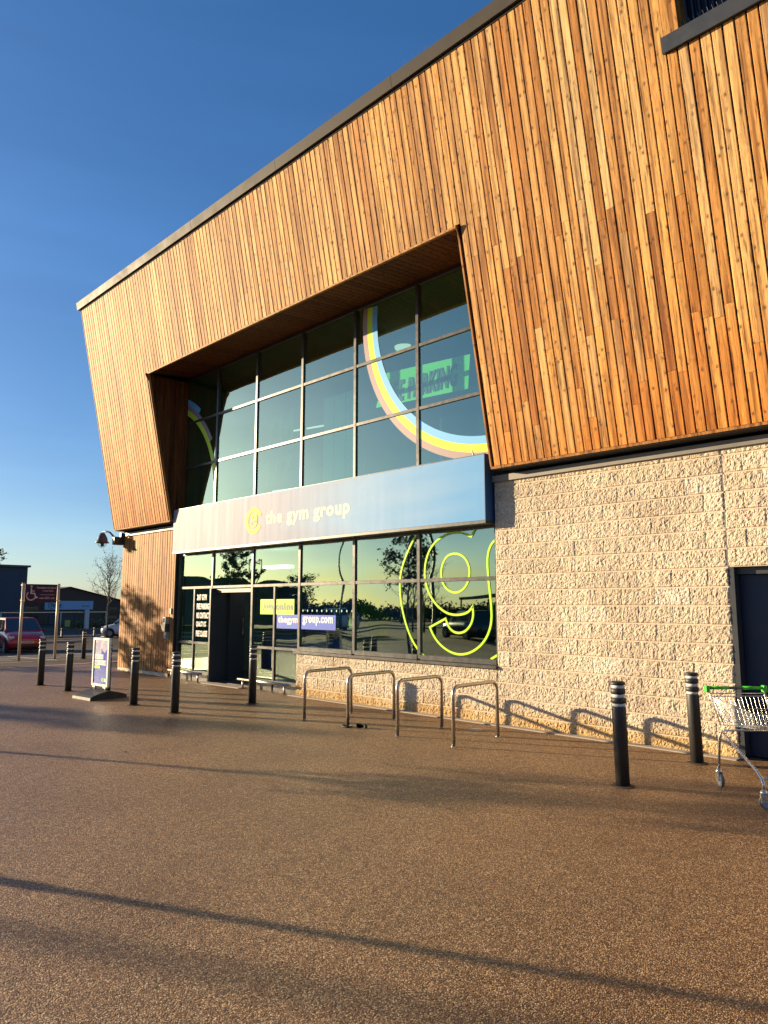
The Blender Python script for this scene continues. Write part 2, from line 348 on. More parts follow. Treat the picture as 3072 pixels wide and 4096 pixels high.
SKYB = mat('sky_blue_vinyl', (.16, .46, .80), .35, spec=.3)
MAUVE = mat('mauve_vinyl', (.36, .27, .27), .35, spec=.3)
BLUEV = mat('royal_blue_vinyl', (.065, .12, .58), .35, spec=.3)
WHITEV = mat('white_vinyl', (.82, .81, .76), .4, spec=.3)
NAVYT = mat('navy_lettering', (.010, .022, .055), .4)
LOGOY = mat('yellow_logo_print', (.80, .75, .22), .7, spec=.1)
LOGOW = mat('cream_logo_print', (.92, .87, .66), .7, spec=.1)

def glass_mat(name, tint, gl=(.9, 1.0, .86), ior=1.9, rough=.0):
    m = bpy.data.materials.new(name); m.use_nodes = True; nt = m.node_tree; nt.nodes.remove(nt.nodes['Principled BSDF'])
    out = nt.nodes['Material Output']; t = N(m, 'BsdfTransparent'); t.inputs[0].default_value = (*tint, 1)
    g = N(m, 'BsdfGlossy'); g.inputs[0].default_value = (*gl, 1); g.inputs['Roughness'].default_value = rough
    ge = N(m, 'NewGeometry')        # Schlick reflectance, the same from both faces of the pane
    dt = N(m, 'VectorMath', operation='DOT_PRODUCT'); L(m, ge.outputs['Normal'], dt.inputs[0]); L(m, ge.outputs['Incoming'], dt.inputs[1])
    ab = N(m, 'Math', operation='ABSOLUTE'); L(m, dt.outputs['Value'], ab.inputs[0])
    om = N(m, 'Math', operation='SUBTRACT'); om.inputs[0].default_value = 1; L(m, ab.outputs[0], om.inputs[1])
    pw = N(m, 'Math', operation='POWER'); pw.inputs[1].default_value = 5; L(m, om.outputs[0], pw.inputs[0])
    f = N(m, 'Math', operation='MULTIPLY_ADD'); F0 = ((ior - 1) / (ior + 1)) ** 2; f.inputs[1].default_value = 1 - F0; f.inputs[2].default_value = F0; L(m, pw.outputs[0], f.inputs[0])
    n = N(m, 'TexNoise'); n.inputs['Scale'].default_value = .9; n.inputs['Detail'].default_value = 1; L(m, ge.outputs['Position'], n.inputs['Vector'])
    bp = N(m, 'Bump'); bp.inputs['Strength'].default_value = .12; bp.inputs['Distance'].default_value = .02; L(m, n.outputs[0], bp.inputs['Height'])
    L(m, bp.outputs[0], g.inputs['Normal'])
    x = N(m, 'MixShader'); L(m, f.outputs[0], x.inputs[0]); L(m, t.outputs[0], x.inputs[1]); L(m, g.outputs[0], x.inputs[2]); L(m, x.outputs[0], out.inputs[0])
    return m
GLASS = glass_mat('tinted_glazing', (.58, .98, .76), (.80, 1.0, .76), 4.4, .012)
CLEAR = glass_mat('clear_dome_glass', (.8, .85, .85), (1, 1, 1), 1.45)
CARGL = mat('car_glass', (.012, .018, .02), .06, spec=.9)
REDCAR = mat('red_car_paint', (.42, .010, .010), .3, coat=.6)
WHITECAR = mat('white_van_paint', (.62, .62, .60), .3, coat=.8)
BLUECAR = mat('dark_blue_car_paint', (.012, .02, .05), .25, coat=.8)
HEADL = mat('headlight_lens', (.50, .52, .52), .12, spec=.9)
ALLOY = mat('wheel_cover_silver', (.50, .50, .50), .35, metal=.6)
PLATE = mat('white_number_plate', (.60, .60, .58), .5)
BARK = mat('tree_bark', (.085, .066, .050), .9, var=.3, vscale=20, bump=.5)
BRICKM = mat('far_brown_brick', (.105, .058, .040), .9, var=.3, vscale=5)
ROOFM = mat('far_dark_roof_tile', (.060, .045, .040), .85, var=.25, vscale=3)
SHEDM = mat('far_grey_cladding', (.050, .048, .055), .6, var=.15, vscale=1)
SHEDD = mat('far_blue_door', (.018, .036, .062), .5, var=.12, vscale=1)
MESHG = mat('green_fence_wire', (.02, .05, .04), .6)
POSTM = mat('pale_sign_post', (.50, .45, .30), .5, metal=.2)
PURPLE = mat('purple_sign_face', (.016, .014, .060), .55, spec=.2)
PALEV = mat('pale_sign_lettering', (.42, .40, .48), .5)
SIGNB = mat('pale_blue_signboard', (.30, .42, .58), .6)
def leaf_mat(name, a, b_):
    m = bpy.data.materials.new(name); m.use_nodes = True; b = m.node_tree.nodes['Principled BSDF']
    ge = N(m, 'NewGeometry'); n = N(m, 'TexNoise'); n.inputs['Scale'].default_value = 3; L(m, ge.outputs['Position'], n.inputs['Vector'])
    r = ramp(m, [(.3, a), (.7, b_)]); L(m, n.outputs[0], r.inputs[0]); L(m, r.outputs[0], b.inputs['Base Color']); b.inputs['Roughness'].default_value = .6
    return m
LEAFD = leaf_mat('dark_leaves', (.030, .045, .012), (.07, .09, .025))
LEAFY = leaf_mat('olive_leaves', (.09, .085, .02), (.20, .17, .04))

# ------------------------------------------------------------------ ground, roads
def zg(x): return -min(.45, .026 * max(0.0, -21.5 - x))      # the car park falls away to the left
def sloped(xs, y0, y1, dz):
    b = BM(); pr = None
    for x in xs:
        c = (b.verts.new((x, y0, zg(x) + dz)), b.verts.new((x, y1, zg(x) + dz)))
        if pr: b.faces.new((pr[0], pr[1], c[1], c[0]))
        pr = c
    bmesh.ops.recalc_face_normals(b, faces=b.faces[:])
    for f in b.faces:
        if f.normal.z < 0: f.normal_flip()
    return b
obj('ground', bx(-900, 900, -900, 900, -1.2, -.62), GRASSM, kind='structure')
obj('car_park_surface', sloped([-150, -39, -38.8, -21.5, 60], -120, 80, -.010), ASPH2, kind='structure')
bm = BM()
NX, NY = 60, 50
# resin bound forecourt, gently uneven
gv = [[bm.verts.new((-21.5 + 33.5 * i / NX, -20 + 20.25 * j / NY, .0)) for j in range(NY + 1)] for i in range(NX + 1)]
for i in range(NX):
    for j in range(NY): bm.faces.new((gv[i][j], gv[i + 1][j], gv[i + 1][j + 1], gv[i][j + 1]))
obj('pavement', bm, RESIN, kind='structure')
obj('access_road', sloped([-34, -28, -21.5, -21.45], -40, 14, -.003), ASPH, kind='structure')
# painted markings on the access road
lm = BM()
def paint(x0, y0, x1, y1, w=.10, z=.003):
    d = Vector((x1 - x0, y1 - y0)).normalized(); n = Vector((-d.y, d.x)) * w / 2
    poly(lm, [(x0 + n.x, y0 + n.y, z + zg(x0 + n.x)), (x0 - n.x, y0 - n.y, z + zg(x0 - n.x)), (x1 - n.x, y1 - n.y, z + zg(x1 - n.x)), (x1 + n.x, y1 + n.y, z + zg(x1 + n.x))])
paint(-21.9, -12, -21.3, 6, .1)
for k in range(7): paint(-29.5 + k * .02, -9 + k * 2.4, -24.6, -9 + k * 2.4, .1)
for k in range(9): paint(-28.6, -2.6 + k * .8, -26.2, -1.9 + k * .8, .09)
paint(-29.5, -9, -29.5, 6, .1); paint(-24.6, -9, -24.6, 6, .1)
obj('painted_marking', lm, LINE, kind='structure')
bm = bx(-21.62, -21.44, -40, 14, -.2, .012); obj('kerb', bm, KERB, kind='structure')
bm = bx(-43.2, -43.0, -60, 9.2, -.8, -.35); obj('kerb', bm, KERB, kind='structure')
bm = bx(-49.6, -49.4, -60, 50, -.8, -.33); obj('kerb', bm, KERB, kind='structure')
# concrete edging at the foot of the facade
bm = bx(-11.25, -3.02, -.14, -.012, -.1, .014); obj('foot_path_edging', bm, KERB, kind='structure')
bm = bx(-14.40, -12.90, -.16, .10, -.1, .014); obj('door_threshold_path', bm, KERB, kind='structure')

# ------------------------------------------------------------------ the building
B = thing('gym_building', 'large gym building with outward-leaning timber cladding above glazing and split-faced stone blockwork', 'building', (-11, 0, 0))
def pb(name, bm, m, parent=B, smooth=False, **k):         # part given in world coordinates
    o = obj(name, bm, m, parent, smooth, **k)
    if parent is B: o.location = (11, 0, 0)
    return o
LEAN = math.atan(.2071)
XR = 4.0                                                  # right end of what is built
# upper cladding backing: leaning slab with the recess and the window left open
UC = empty('upper_cladding', (0, -.27, 3.77)); UC.rotation_euler = (LEAN, 0, 0); UC.parent = B; UC.location = (11, -.27, 3.77)
bm = BM()
cL = cos(LEAN)
def s_of(z): return (z - 3.77) / cL
sT, sR, sW0, sW1 = s_of(9.70), s_of(7.32), s_of(8.12), s_of(9.32)
for (x0, x1, a, b_) in ((-18.88, -15.87, .0, sT), (-15.87, -6.20, sR + .03, sT), (-6.20, -2.95, 0, sT), (-2.95, XR, 0, sW0), (-2.95, XR, sW1, sT)):
    box(bm, x0, x1, .026, .10, a + .01, b_)
obj('backing_board', bm, DARK, UC)
prs = random.Random(11)
def plank_bm(w, l, th=.022):
    b = BM(); c = .004
    P = [(-w / 2, th), (-w / 2, c), (-w / 2 + c, 0), (w / 2 - c, 0), (w / 2, c), (w / 2, th)]
    a = [b.verts.new((x, y, 0)) for x, y in P]; d = [b.verts.new((x, y, l)) for x, y in P]
    for i in range(5): b.faces.new((a[i], a[i + 1], d[i + 1], d[i]))
    b.faces.new(a[::-1]); b.faces.new(d)
    return b
def plank(x, s0, s1, w, parent=UC, m=WOOD, y=0.0):
    o = obj('plank', plank_bm(w, s1 - s0), m, parent)
    o.location = (x, y + prs.uniform(-.0022, .0022), s0); o.rotation_euler = (0, prs.uniform(-.0006, .0006), prs.uniform(-.02, .02))
    return o
PITCHP = .1235
npl = 0
extra = BM()
for k in range(-105, 82):
    xa = -6.04 + PITCHP * k; xb = xa + PITCHP
    if xa < -18.93 or xb > XR: continue
    xa = max(xa, -18.90)
    g = .0092
    segs = []
    xm = (xa + xb) / 2
    if -15.87 < xm < -6.20:
        segs = [(sR + .035, sT)]
    elif xm > -2.97: segs = [(.028, sW0 - .01), (sW1, sT)]
    else: segs = [(.028, sT)]
    out = []
    for a, b_ in segs:
        ln = b_ - a
        if ln > 4.5:
            n = 3 if (xm > -6.2 and prs.random() < .75) else 2 if prs.random() < (.9 if xm > -6.2 else .62) else 1
        elif ln > 3: n = prs.choice((2, 2, 3))
        else: n = 2 if prs.random() < .15 else 1
        if n > 1:
            cuts = sorted(a + ln * (i + prs.uniform(.2, .8)) / n for i in range(0, n))[:n - 1]
            cuts = [c for c in cuts if c - a > .35 and b_ - c > .35]
        else: cuts = []
        e = [a] + cuts + [b_]
        out += [(e[i] + (.0 if i == 0 else .0015), e[i + 1] - .0015) for i in range(len(e) - 1)]
    for a, b_ in out:
        w = xb - xa - 2 * g
        if xm > -1.2:
            t = plank_bm(w, b_ - a); me = bpy.data.meshes.new('t'); t.to_mesh(me); t.free()
            n0 = len(extra.verts); extra.from_mesh(me); bpy.data.meshes.remove(me); extra.verts.ensure_lookup_table()
            for v in extra.verts[n0:]: v.co += Vector((xm, 0, a))
        else:
            plank(xm, a, b_, w); npl += 1
obj('plank_run', extra, WOOD, UC, kind='stuff')
# edge battens of the cladding
def trim(name, *a): return obj(name, plankbox(*a), SOFT if False else WOOD2, UC)
def plankbox(x0, x1, y0, y1, z0, z1): return bx(x0, x1, y0, y1, z0, z1)
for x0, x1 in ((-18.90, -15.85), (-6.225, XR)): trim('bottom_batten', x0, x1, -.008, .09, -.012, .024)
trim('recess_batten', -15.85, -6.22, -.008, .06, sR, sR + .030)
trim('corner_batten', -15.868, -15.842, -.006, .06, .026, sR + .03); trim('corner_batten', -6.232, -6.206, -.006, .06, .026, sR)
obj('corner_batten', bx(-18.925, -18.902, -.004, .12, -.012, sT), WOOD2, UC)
# parapet fascia in sheet lengths
xs = -19.03
i = 0
while xs < XR:
    xe = min(xs + 3.0, XR + .1)
    b_ = BM(); box(b_, xs + .003, xe - .003, -.055, .30, sT + .04, sT + .235)
    o = obj('fascia_sheet', b_, FASCIA, UC); xs = xe
obj('fascia_gap', bx(-18.98, XR, -.01, .28, sT - .004, sT + .042), DARK, UC)
# soffit below the leaning face (front lip back to the wall)
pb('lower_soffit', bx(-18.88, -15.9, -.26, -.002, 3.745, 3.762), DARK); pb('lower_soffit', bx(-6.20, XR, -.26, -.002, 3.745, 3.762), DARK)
# recess lining: soffit boards running front to back, jamb boards
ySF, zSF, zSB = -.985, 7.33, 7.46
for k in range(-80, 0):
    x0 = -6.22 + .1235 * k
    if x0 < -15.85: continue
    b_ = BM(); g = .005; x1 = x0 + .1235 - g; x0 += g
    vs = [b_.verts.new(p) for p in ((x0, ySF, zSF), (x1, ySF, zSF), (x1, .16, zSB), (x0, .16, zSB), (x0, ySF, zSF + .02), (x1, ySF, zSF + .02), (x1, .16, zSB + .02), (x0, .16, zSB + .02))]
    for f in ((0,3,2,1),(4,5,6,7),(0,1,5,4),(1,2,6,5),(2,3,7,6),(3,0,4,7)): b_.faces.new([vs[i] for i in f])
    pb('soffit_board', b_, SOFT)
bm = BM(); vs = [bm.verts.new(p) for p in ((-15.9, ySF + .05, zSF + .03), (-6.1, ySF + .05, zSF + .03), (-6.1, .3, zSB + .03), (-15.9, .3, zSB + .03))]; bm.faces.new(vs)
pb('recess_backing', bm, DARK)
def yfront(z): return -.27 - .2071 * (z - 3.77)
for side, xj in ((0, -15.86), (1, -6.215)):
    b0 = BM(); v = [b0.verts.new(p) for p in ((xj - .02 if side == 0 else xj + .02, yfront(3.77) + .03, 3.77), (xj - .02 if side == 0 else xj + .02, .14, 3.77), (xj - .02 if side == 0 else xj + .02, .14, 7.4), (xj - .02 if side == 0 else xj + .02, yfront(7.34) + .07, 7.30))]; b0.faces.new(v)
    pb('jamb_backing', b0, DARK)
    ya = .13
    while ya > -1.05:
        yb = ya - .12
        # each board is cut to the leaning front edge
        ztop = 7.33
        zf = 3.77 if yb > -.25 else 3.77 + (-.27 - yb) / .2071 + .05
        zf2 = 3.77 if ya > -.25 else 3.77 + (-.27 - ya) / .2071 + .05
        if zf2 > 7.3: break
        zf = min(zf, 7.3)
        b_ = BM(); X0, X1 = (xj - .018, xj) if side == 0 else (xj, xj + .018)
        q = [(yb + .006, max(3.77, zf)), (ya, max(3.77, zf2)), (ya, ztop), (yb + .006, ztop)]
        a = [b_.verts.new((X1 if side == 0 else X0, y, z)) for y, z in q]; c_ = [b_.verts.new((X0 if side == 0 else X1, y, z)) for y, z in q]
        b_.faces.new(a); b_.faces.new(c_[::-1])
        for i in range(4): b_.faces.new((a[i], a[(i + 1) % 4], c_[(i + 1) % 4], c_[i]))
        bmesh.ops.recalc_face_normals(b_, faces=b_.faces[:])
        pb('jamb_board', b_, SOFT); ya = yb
# upper window in the leaning face, top right
UW = empty('upper_window', parent=UC)
obj('sill_band', bx(-2.985, XR, -.05, .30, sW0 - .005, sW0 + .175), GREY, UW)
x = -2.79; 
while x < 1.5:
    b_ = BM(); tube(b_, [(x, .34, sW0 + .16), (x, .34, sW1 + .1)], .028, 8); obj('corrugation', b_, NAVY, UW); x += .075
obj('recess_panel', bx(-2.98, XR, .36, .38, sW0, sW1 + .1), NAVY, UW)
b_ = bx(-2.98, -2.80, .0, .36, sW0 + .19, sW1); obj('jamb', b_, WOOD2, UW)
obj('jamb_strip', bx(-2.80, -2.785, -.01, .30, sW0 + .18, sW1), WOOD2, UW)
sp = BM(); x = -2.72
while x < 1.2:
    for dy in (-.02, .10): tube(sp, [(x, .1, sW0 + .17), (x - .02 + dy * .3, .1 + dy, sW0 + .30)], .0016, 4)
    x += .052
obj('bird_spikes', sp, STEEL, UW, kind='stuff')

# lower left timber wall
LCp = pb('lower_cladding', bx(-18.88, -15.99, .024, .30, .0, 3.60), DARK)
xa = -18.90
while xa < -16.0:
    w = min(.1235, -15.985 - xa)
    if w < .03: break
    cuts = [.085] + ([prs.uniform(1, 3)] if prs.random() < .25 else []) + [3.60]
    for i in range(len(cuts) - 1):
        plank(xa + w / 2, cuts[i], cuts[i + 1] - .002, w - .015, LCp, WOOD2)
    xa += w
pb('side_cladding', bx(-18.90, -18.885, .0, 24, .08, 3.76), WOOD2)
x = -18.9
while x < -16.2:
    w = prs.uniform(.30, .46); o = pb('plinth_brick', bx(x + .004, min(x + w, -16.0), .004, .2, -.02, .078), MORTAR); x += w
pb('ledge_flashing', bx(-18.93, -15.98, -.035, .1, 3.605, 3.70), FLASH)
pb('ledge_flashing', bx(-6.375, XR, -.045, .1, 3.605, 3.70), FLASH)

# split-face blockwork ---------------------------------------------------
def blk(w, h, seed, nx=40, nz=20):
    b = BM(); off = Vector((seed * 7.7, seed * 3.1, seed * 1.7)); G = []
    tilt = random.Random(seed).uniform(-.006, .006)
    for i in range(nx + 1):
        row = []
        for j in range(nz + 1):
            u = i / nx; v = j / nz; x = (u - .5) * w; z = (v - .5) * h
            e = min(v * h, (1 - v) * h); ex = min(u * w, (1 - u) * w)
            ed = min(1.0, e / .008) * min(1.0, .55 + ex / .02)
            p = Vector((x, 0, z)) + off
            d = .008 + .005 * noise.noise(p * 8) + .0085 * noise.noise(p * 27) + .0085 * noise.noise(p * 60) + tilt * (u - .5) * 1.2
            if j in (0, nz): y = .004
            else: y = -max(.0, d) * ed - .002 * ed
            row.append(b.verts.new((x + (0 if i in (0, nx) else .002 * noise.noise(p * 50)), y, z)))
        G.append(row)
    for i in range(nx):
        for j in range(nz): b.faces.new((G[i][j], G[i + 1][j], G[i + 1][j + 1], G[i][j + 1]))
    per = [G[i][0] for i in range(nx + 1)] + [G[nx][j] for j in range(1, nz + 1)] + [G[i][nz] for i in range(nx - 1, -1, -1)] + [G[0][j] for j in range(nz - 1, 0, -1)]
    bk = [b.verts.new((v.co.x, .06, v.co.z)) for v in per]
    for i in range(len(per)):
        k = (i + 1) % len(per); b.faces.new((per[i], bk[i], bk[k], per[k]))
    me = bpy.data.meshes.new('block'); b.to_mesh(me); b.free(); me.materials.append(BLOCK)
    return me
BW, BH, MJ = .4425, .225, .0085
full = [blk(BW - .003, BH - MJ, s) for s in range(9)]
half = [blk(BW / 2 - .003, BH - MJ, 20 + s, 20, 20) for s in range(3)]
cache = {}
BWALL = pb('block_wall', bx(-6.36, -3.03, .0015, .30, -.05, 3.605), MORTAR)
BWALL2 = pb('block_wall', bx(-2.06, XR, .0015, .30, -.05, 3.605), MORTAR)
BOVER = pb('block_lintel', bx(-3.03, -2.06, .0015, .30, 2.19, 3.605), MORTAR)
BLOW = pb('low_block_wall', bx(-11.15, -6.36, .0015, .24, -.05, .835), MORTAR)
def lay(x0, x1, zlo, zhi, parent, phase):
    for k in range(-1, 17):
        z0 = .16 + .225 * (k - 1) + .0; z1 = z0 + .225
        if z1 <= zlo + .02 or z0 >= zhi - .02: continue
        za, zb = max(z0, zlo), min(z1, zhi)
        first = BW / 2 if (k + phase) % 2 == 0 else BW
        x = x0; w = first
        while x < x1 - .03:
            xe = min(x + w, x1)
            wd, hd = xe - x, zb - za
            if abs(wd - BW) < .004 and abs(hd - BH) < .004: me = rnd.choice(full)
            elif abs(wd - BW / 2) < .004 and abs(hd - BH) < .004: me = rnd.choice(half)
            else:
                key = (round(wd, 2), round(hd, 2), rnd.randint(0, 1))
                if key not in cache: cache[key] = blk(max(.03, wd - .003), max(.03, hd - MJ), 40 + len(cache), max(3, int(wd * 88)), max(3, int(hd * 88)))
                me = cache[key]
            o = bpy.data.objects.new('block', me); C.objects.link(o); o.parent = parent
            o.location = ((x + xe) / 2, rnd.uniform(-.003, .001), (za + zb) / 2)
            if rnd.random() < .5: o.rotation_euler = (0, pi, 0)
            x = xe; w = BW
lay(-6.36, -3.03, -.03, 3.60, BWALL, 0)
lay(-2.06, 1.1, -.03, 3.60, BWALL2, 1)
lay(-3.018, -2.06, 2.19, 3.60, BOVER, 1)
lay(-11.155, -6.37, -.03, .80, BLOW, 1)
pb('wall_return', bx(-6.372, -6.361, .012, .30, .835, 3.60), MORTAR)
pb('movement_joint', bx(-3.030, -3.019, -.004, .02, 2.19, 3.60), FLASH)
pb('sill_flashing', bx(-11.21, -6.366, -.055, .11, .803, .842), FRAME)
# recessed door on the right
D = empty('side_door'); D.parent = B; D.location = (11, 0, 0)
obj('door_leaf', bx(-2.96, -2.12, .17, .21, .02, 2.10), NAVY, D)
bm = BM(); box(bm, -3.026, -2.965, .0, .24, 0, 2.19); box(bm, -2.115, -2.06, .0, .24, 0, 2.19); box(bm, -2.965, -2.115, .10, .24, 2.105, 2.188)
obj('door_frame', bm, GREY, D); obj('door_handle', bx(-2.24, -2.20, .12, .17, .98, 1.12), STEEL, D)

# curtain wall ------------------------------------------------------------
MX = [-16.0, -14.45, -12.85, -11.23, -9.63, -8.03, -6.42]
ZT = [2.15, 5.12, 6.26]
CW = empty('curtain_wall'); CW.parent = B; CW.location = (11, 0, 0)
def mull(x0, x1, z0, z1, nm='mullion', y0=.092, y1=.20):
    return obj(nm, bevel(bx(x0, x1, y0, y1, z0, z1), .003), FRAME, CW)
HW = .034
for i, x in enumerate(MX):
    z0 = .86 if i >= 4 else .0 if i in (0, 1, 2) else .10
    mull(x - HW, x + HW, z0, 7.45)
for xm in (-15.22, -12.05): mull(xm - .028, xm + .028, .14, 2.118, y0=.095)
for i in range(6):
    xa, xb = MX[i] + HW + .0015, MX[i + 1] - HW - .0015
    for z in ZT: mull(xa, xb, z - .03, z + .03, 'transom', .098)
    mull(xa, xb, 2.93, 3.0, 'transom', .100); mull(xa, xb, 7.38, 7.45, 'transom', .100)
for i in (3, 4, 5): mull(MX[i] + HW + .0015, MX[i + 1] - HW - .0015, .845, .925, 'transom', .085)
for xa, xb in ((-15.965, -15.25), (-15.19, -14.485), (-12.815, -12.08), (-12.02, -11.265)):
    mull(xa, xb, .83, .885, 'transom', .098); mull(xa, xb, .135, .21, 'transom', .096)
    obj('base_panel', bx(xa, xb, .09, .16, .0, .133), FRAME, CW)
def pane(x0, x1, z0, z1, y=.124):
    n = 12; b = BM(); bow = rnd.uniform(-.0042, -.0016) if x1 - x0 > 1 else .0003; cyl = .0 if x1 - x0 > 1 else .0024; tx = rnd.uniform(-.0012, .0012); tz = rnd.uniform(-.0012, .0012); G = []
    for i in range(n + 1):
        r_ = []
        for j in range(n + 1):
            u, v = i / n, j / n
            yy = y + cyl * 4 * u * (1 - u) + bow * 16 * u * (1 - u) * v * (1 - v) + tx * (u - .5) * (x1 - x0) + tz * (v - .5) * (z1 - z0)
            r_.append(b.verts.new((x0 + (x1 - x0) * u, yy, z0 + (z1 - z0) * v)))
        G.append(r_)
    for i in range(n):
        for j in range(n): b.faces.new((G[i][j], G[i + 1][j], G[i + 1][j + 1], G[i][j + 1]))
    return obj('pane', b, GLASS, CW, smooth=True)
for i in range(6):
    xa, xb = MX[i] + HW - .004, MX[i + 1] - HW + .004
    zl = [(2.15, 2.96), (3.0, 5.12), (5.12, 6.26), (6.26, 7.41)]
    if i in (3, 4, 5): zl.append((.90, 2.15))
    for a, b_ in zl: pane(xa, xb, a + .02, b_ - .02)
    if i == 0:
        for p, q in ((xa, -15.245), (-15.195, xb)): pane(p, q, .87, 2.13); pane(p, q, .19, .85)
    if i == 2:
        for p, q in ((xa, -12.075), (-12.025, xb)): pane(p, q, .87, 2.13); pane(p, q, .19, .85)
# entrance doors slid open inside the vestibule
obj('door_jamb_panel', bx(-14.41, -14.36, .02, .62, 0.02, 2.11), GREY, CW)
obj('door_leaf', bx(-14.34, -14.30, .50, .92, .02, 2.09), GREY, CW)
b_ = BM(); tube(b_, [(-14.295, .85, 1.05), (-14.26, .85, 1.07), (-14.26, .85, 1.4), (-14.295, .85, 1.42)], .014, 8); obj('door_handle', b_, STEEL, CW)
obj('door_header', bx(-14.41, -12.89, .14, .30, 2.02, 2.12), GREY, CW)

# vinyl graphics on the glass
VG = empty('window_graphic'); VG.parent = B; VG.location = (11, 0, 0)
yv = .116
inb = lambda p: -15.96 < p[0] < -6.36 and p[2] < 7.40 and p[2] > 3.0
for m_, r0, r1 in ((SKYB, 2.605, 2.735), (LIME2, 2.735, 2.87), (MAUVE, 2.87, 2.99)):
    b_ = arc_band(BM(), -6.44, 7.01, r0, r1, 170, 272, yv - .002, 90, lambda p: p[2] < 7.37); obj('ring_stripe', b_, m_, VG)
for m_, r0, r1, a0, a1 in ((LIME2, 2.47, 2.60, -28, 66), (MAUVE, 2.60, 2.72, 31, 68), (SKYB, 2.72, 2.85, 52, 69)):
    b_ = arc_band(BM(), -17.0, 4.30, r0, r1, a0, a1, yv - .002, 80, lambda p: p[0] > -15.965); obj('ring_stripe', b_, m_, VG)
gA = [(-7.247,2.573),(-7.413,2.544),(-7.518,2.413),(-7.553,2.267),(-7.522,2.1),(-7.421,1.984),(-7.25,1.927),(-7.093,1.98),(-6.996,2.089),(-6.952,2.259),(-6.989,2.412),(-7.095,2.528)]
gB1 = [(-6.78,3.003),(-6.918,2.818)]
gB2 = [(-6.918,2.818),(-7.063,2.885),(-7.22,2.907),(-7.407,2.899),(-7.614,2.818),(-7.784,2.679),(-7.886,2.47),(-7.911,2.257),(-7.876,2.065),(-7.793,1.895),(-7.642,1.727),(-7.454,1.615),(-7.269,1.58),(-7.087,1.598),(-6.984,1.639),(-6.912,1.718)]
gB3 = [(-6.912,1.718),(-6.897,1.59),(-6.938,1.451),(-7.041,1.34),(-7.17,1.297),(-7.299,1.313),(-7.404,1.391),(-7.463,1.523)]
gB4 = [(-7.463,1.523),(-7.799,1.379)]
gB5 = [(-7.799,1.379),(-7.731,1.25),(-7.596,1.111),(-7.41,1.007),(-7.214,0.962),(-7.022,0.985),(-6.846,1.062),(-6.697,1.184),(-6.596,1.342),(-6.549,1.516),(-6.552,1.709),(-6.571,1.904),(-6.597,2.139),(-6.615,2.416),(-6.586,2.573),(-6.528,2.679),(-6.455,2.735)]
gC = [(-8.036,2.979),(-8.177,2.827),(-8.337,2.579),(-8.451,2.327),(-8.484,2.117),(-8.469,1.885),(-8.422,1.654),(-8.328,1.381),(-8.19,1.136),(-8.023,0.964),(-7.93,0.91)]
b_ = BM()
for P in (gB1 + gB2[1:] , gB3, gB4 + gB5[1:]): pass
full_line = gB1[:1] + [gB1[1]] 
seq = [gB1, chaikin(gB2, 2), chaikin(gB3, 2), gB4, chaikin(gB5, 2)]
ln = []
for sgm in seq: ln += [tuple(p) for p in (sgm if not ln else sgm[1:])]
strip(b_, ln, .036, yv - .004)
obj('outline_letter', b_, LIME, VG)
obj('outline_letter', strip(BM(), chaikin(gA, 2, True), .036, yv - .004, True), LIME, VG)
obj('outline_ring', strip(BM(), chaikin(gC, 2), .036, yv - .004), LIME, VG)
obj('outline_ring', strip(BM(), [(-6.58, .925), (-6.46, .99)], .036, yv - .004), LIME, VG)
pn = obj('join_online_panel', bx(-12.55, -11.40, yv - .004, yv - .002, 1.5482, 1.858), LIME, VG)
obj('lettering', text_bm('Join', -12.47, -12.12, 1.62, 1.795, yv - .007, .04, spacing=1.15), NAVYT, pn)
obj('lettering', text_bm('online', -11.99, -11.43, 1.635, 1.795, yv - .007, .04, spacing=1.15), NAVYT, pn)
pn = obj('web_address_panel', bx(-11.965, -10.14, yv - .0045, yv - .0025, 1.268, 1.5475), BLUEV, VG)
obj('lettering', text_bm('thegym', -11.915, -11.27, 1.345, 1.515, yv - .008, .04, spacing=1.14), WHITEV, pn)
obj('lettering', text_bm('group.com', -11.12, -10.215, 1.345, 1.515, yv - .008, .04, spacing=1.14), WHITEV, pn)
for t, z0, x1 in (('24/7 GYM', 1.853, -14.72), ('FREE PARKING', 1.642, -14.60), ('NO CONTRACTS', 1.43, -14.56), ('QUALITY KIT', 1.222, -14.71), ('FREE CLASSES', 1.010, -14.65)):
    obj('lettering', text_bm(t, -15.12, x1 + .02, z0 - .005, z0 + .135, yv, .035, spacing=1.14), WHITEV, VG)
dts = BM()
for k in range(12):
    cx_ = -11.27 + k * .143
    if abs(cx_ + 11.23) < .1 and k: continue
    lathe_pts = [dts.verts.new((cx_ + .016 * cos(2 * pi * j / 12), yv + .004, 1.63 + .022 * sin(2 * pi * j / 12))) for j in range(12)]; dts.faces.new(lathe_pts[::-1])
obj('safety_dot', dts, mat('pale_manifestation_dot', (.25, .5, .42), .5), VG, kind='stuff')
fs = obj('fire_notice', bx(-9.79, -9.64, .132, .134, 1.325, 1.497), mat('pale_notice', (.25, .32, .16), .5), VG)
obj('notice_symbol', lathe(BM(), [(.045, 0), (.045, .001)], 16), NAVYT, fs).location = (0, 0, 0)
fs.children[0].location = (-9.715, .131, 1.44); fs.children[0].rotation_euler = (pi / 2, 0, 0)

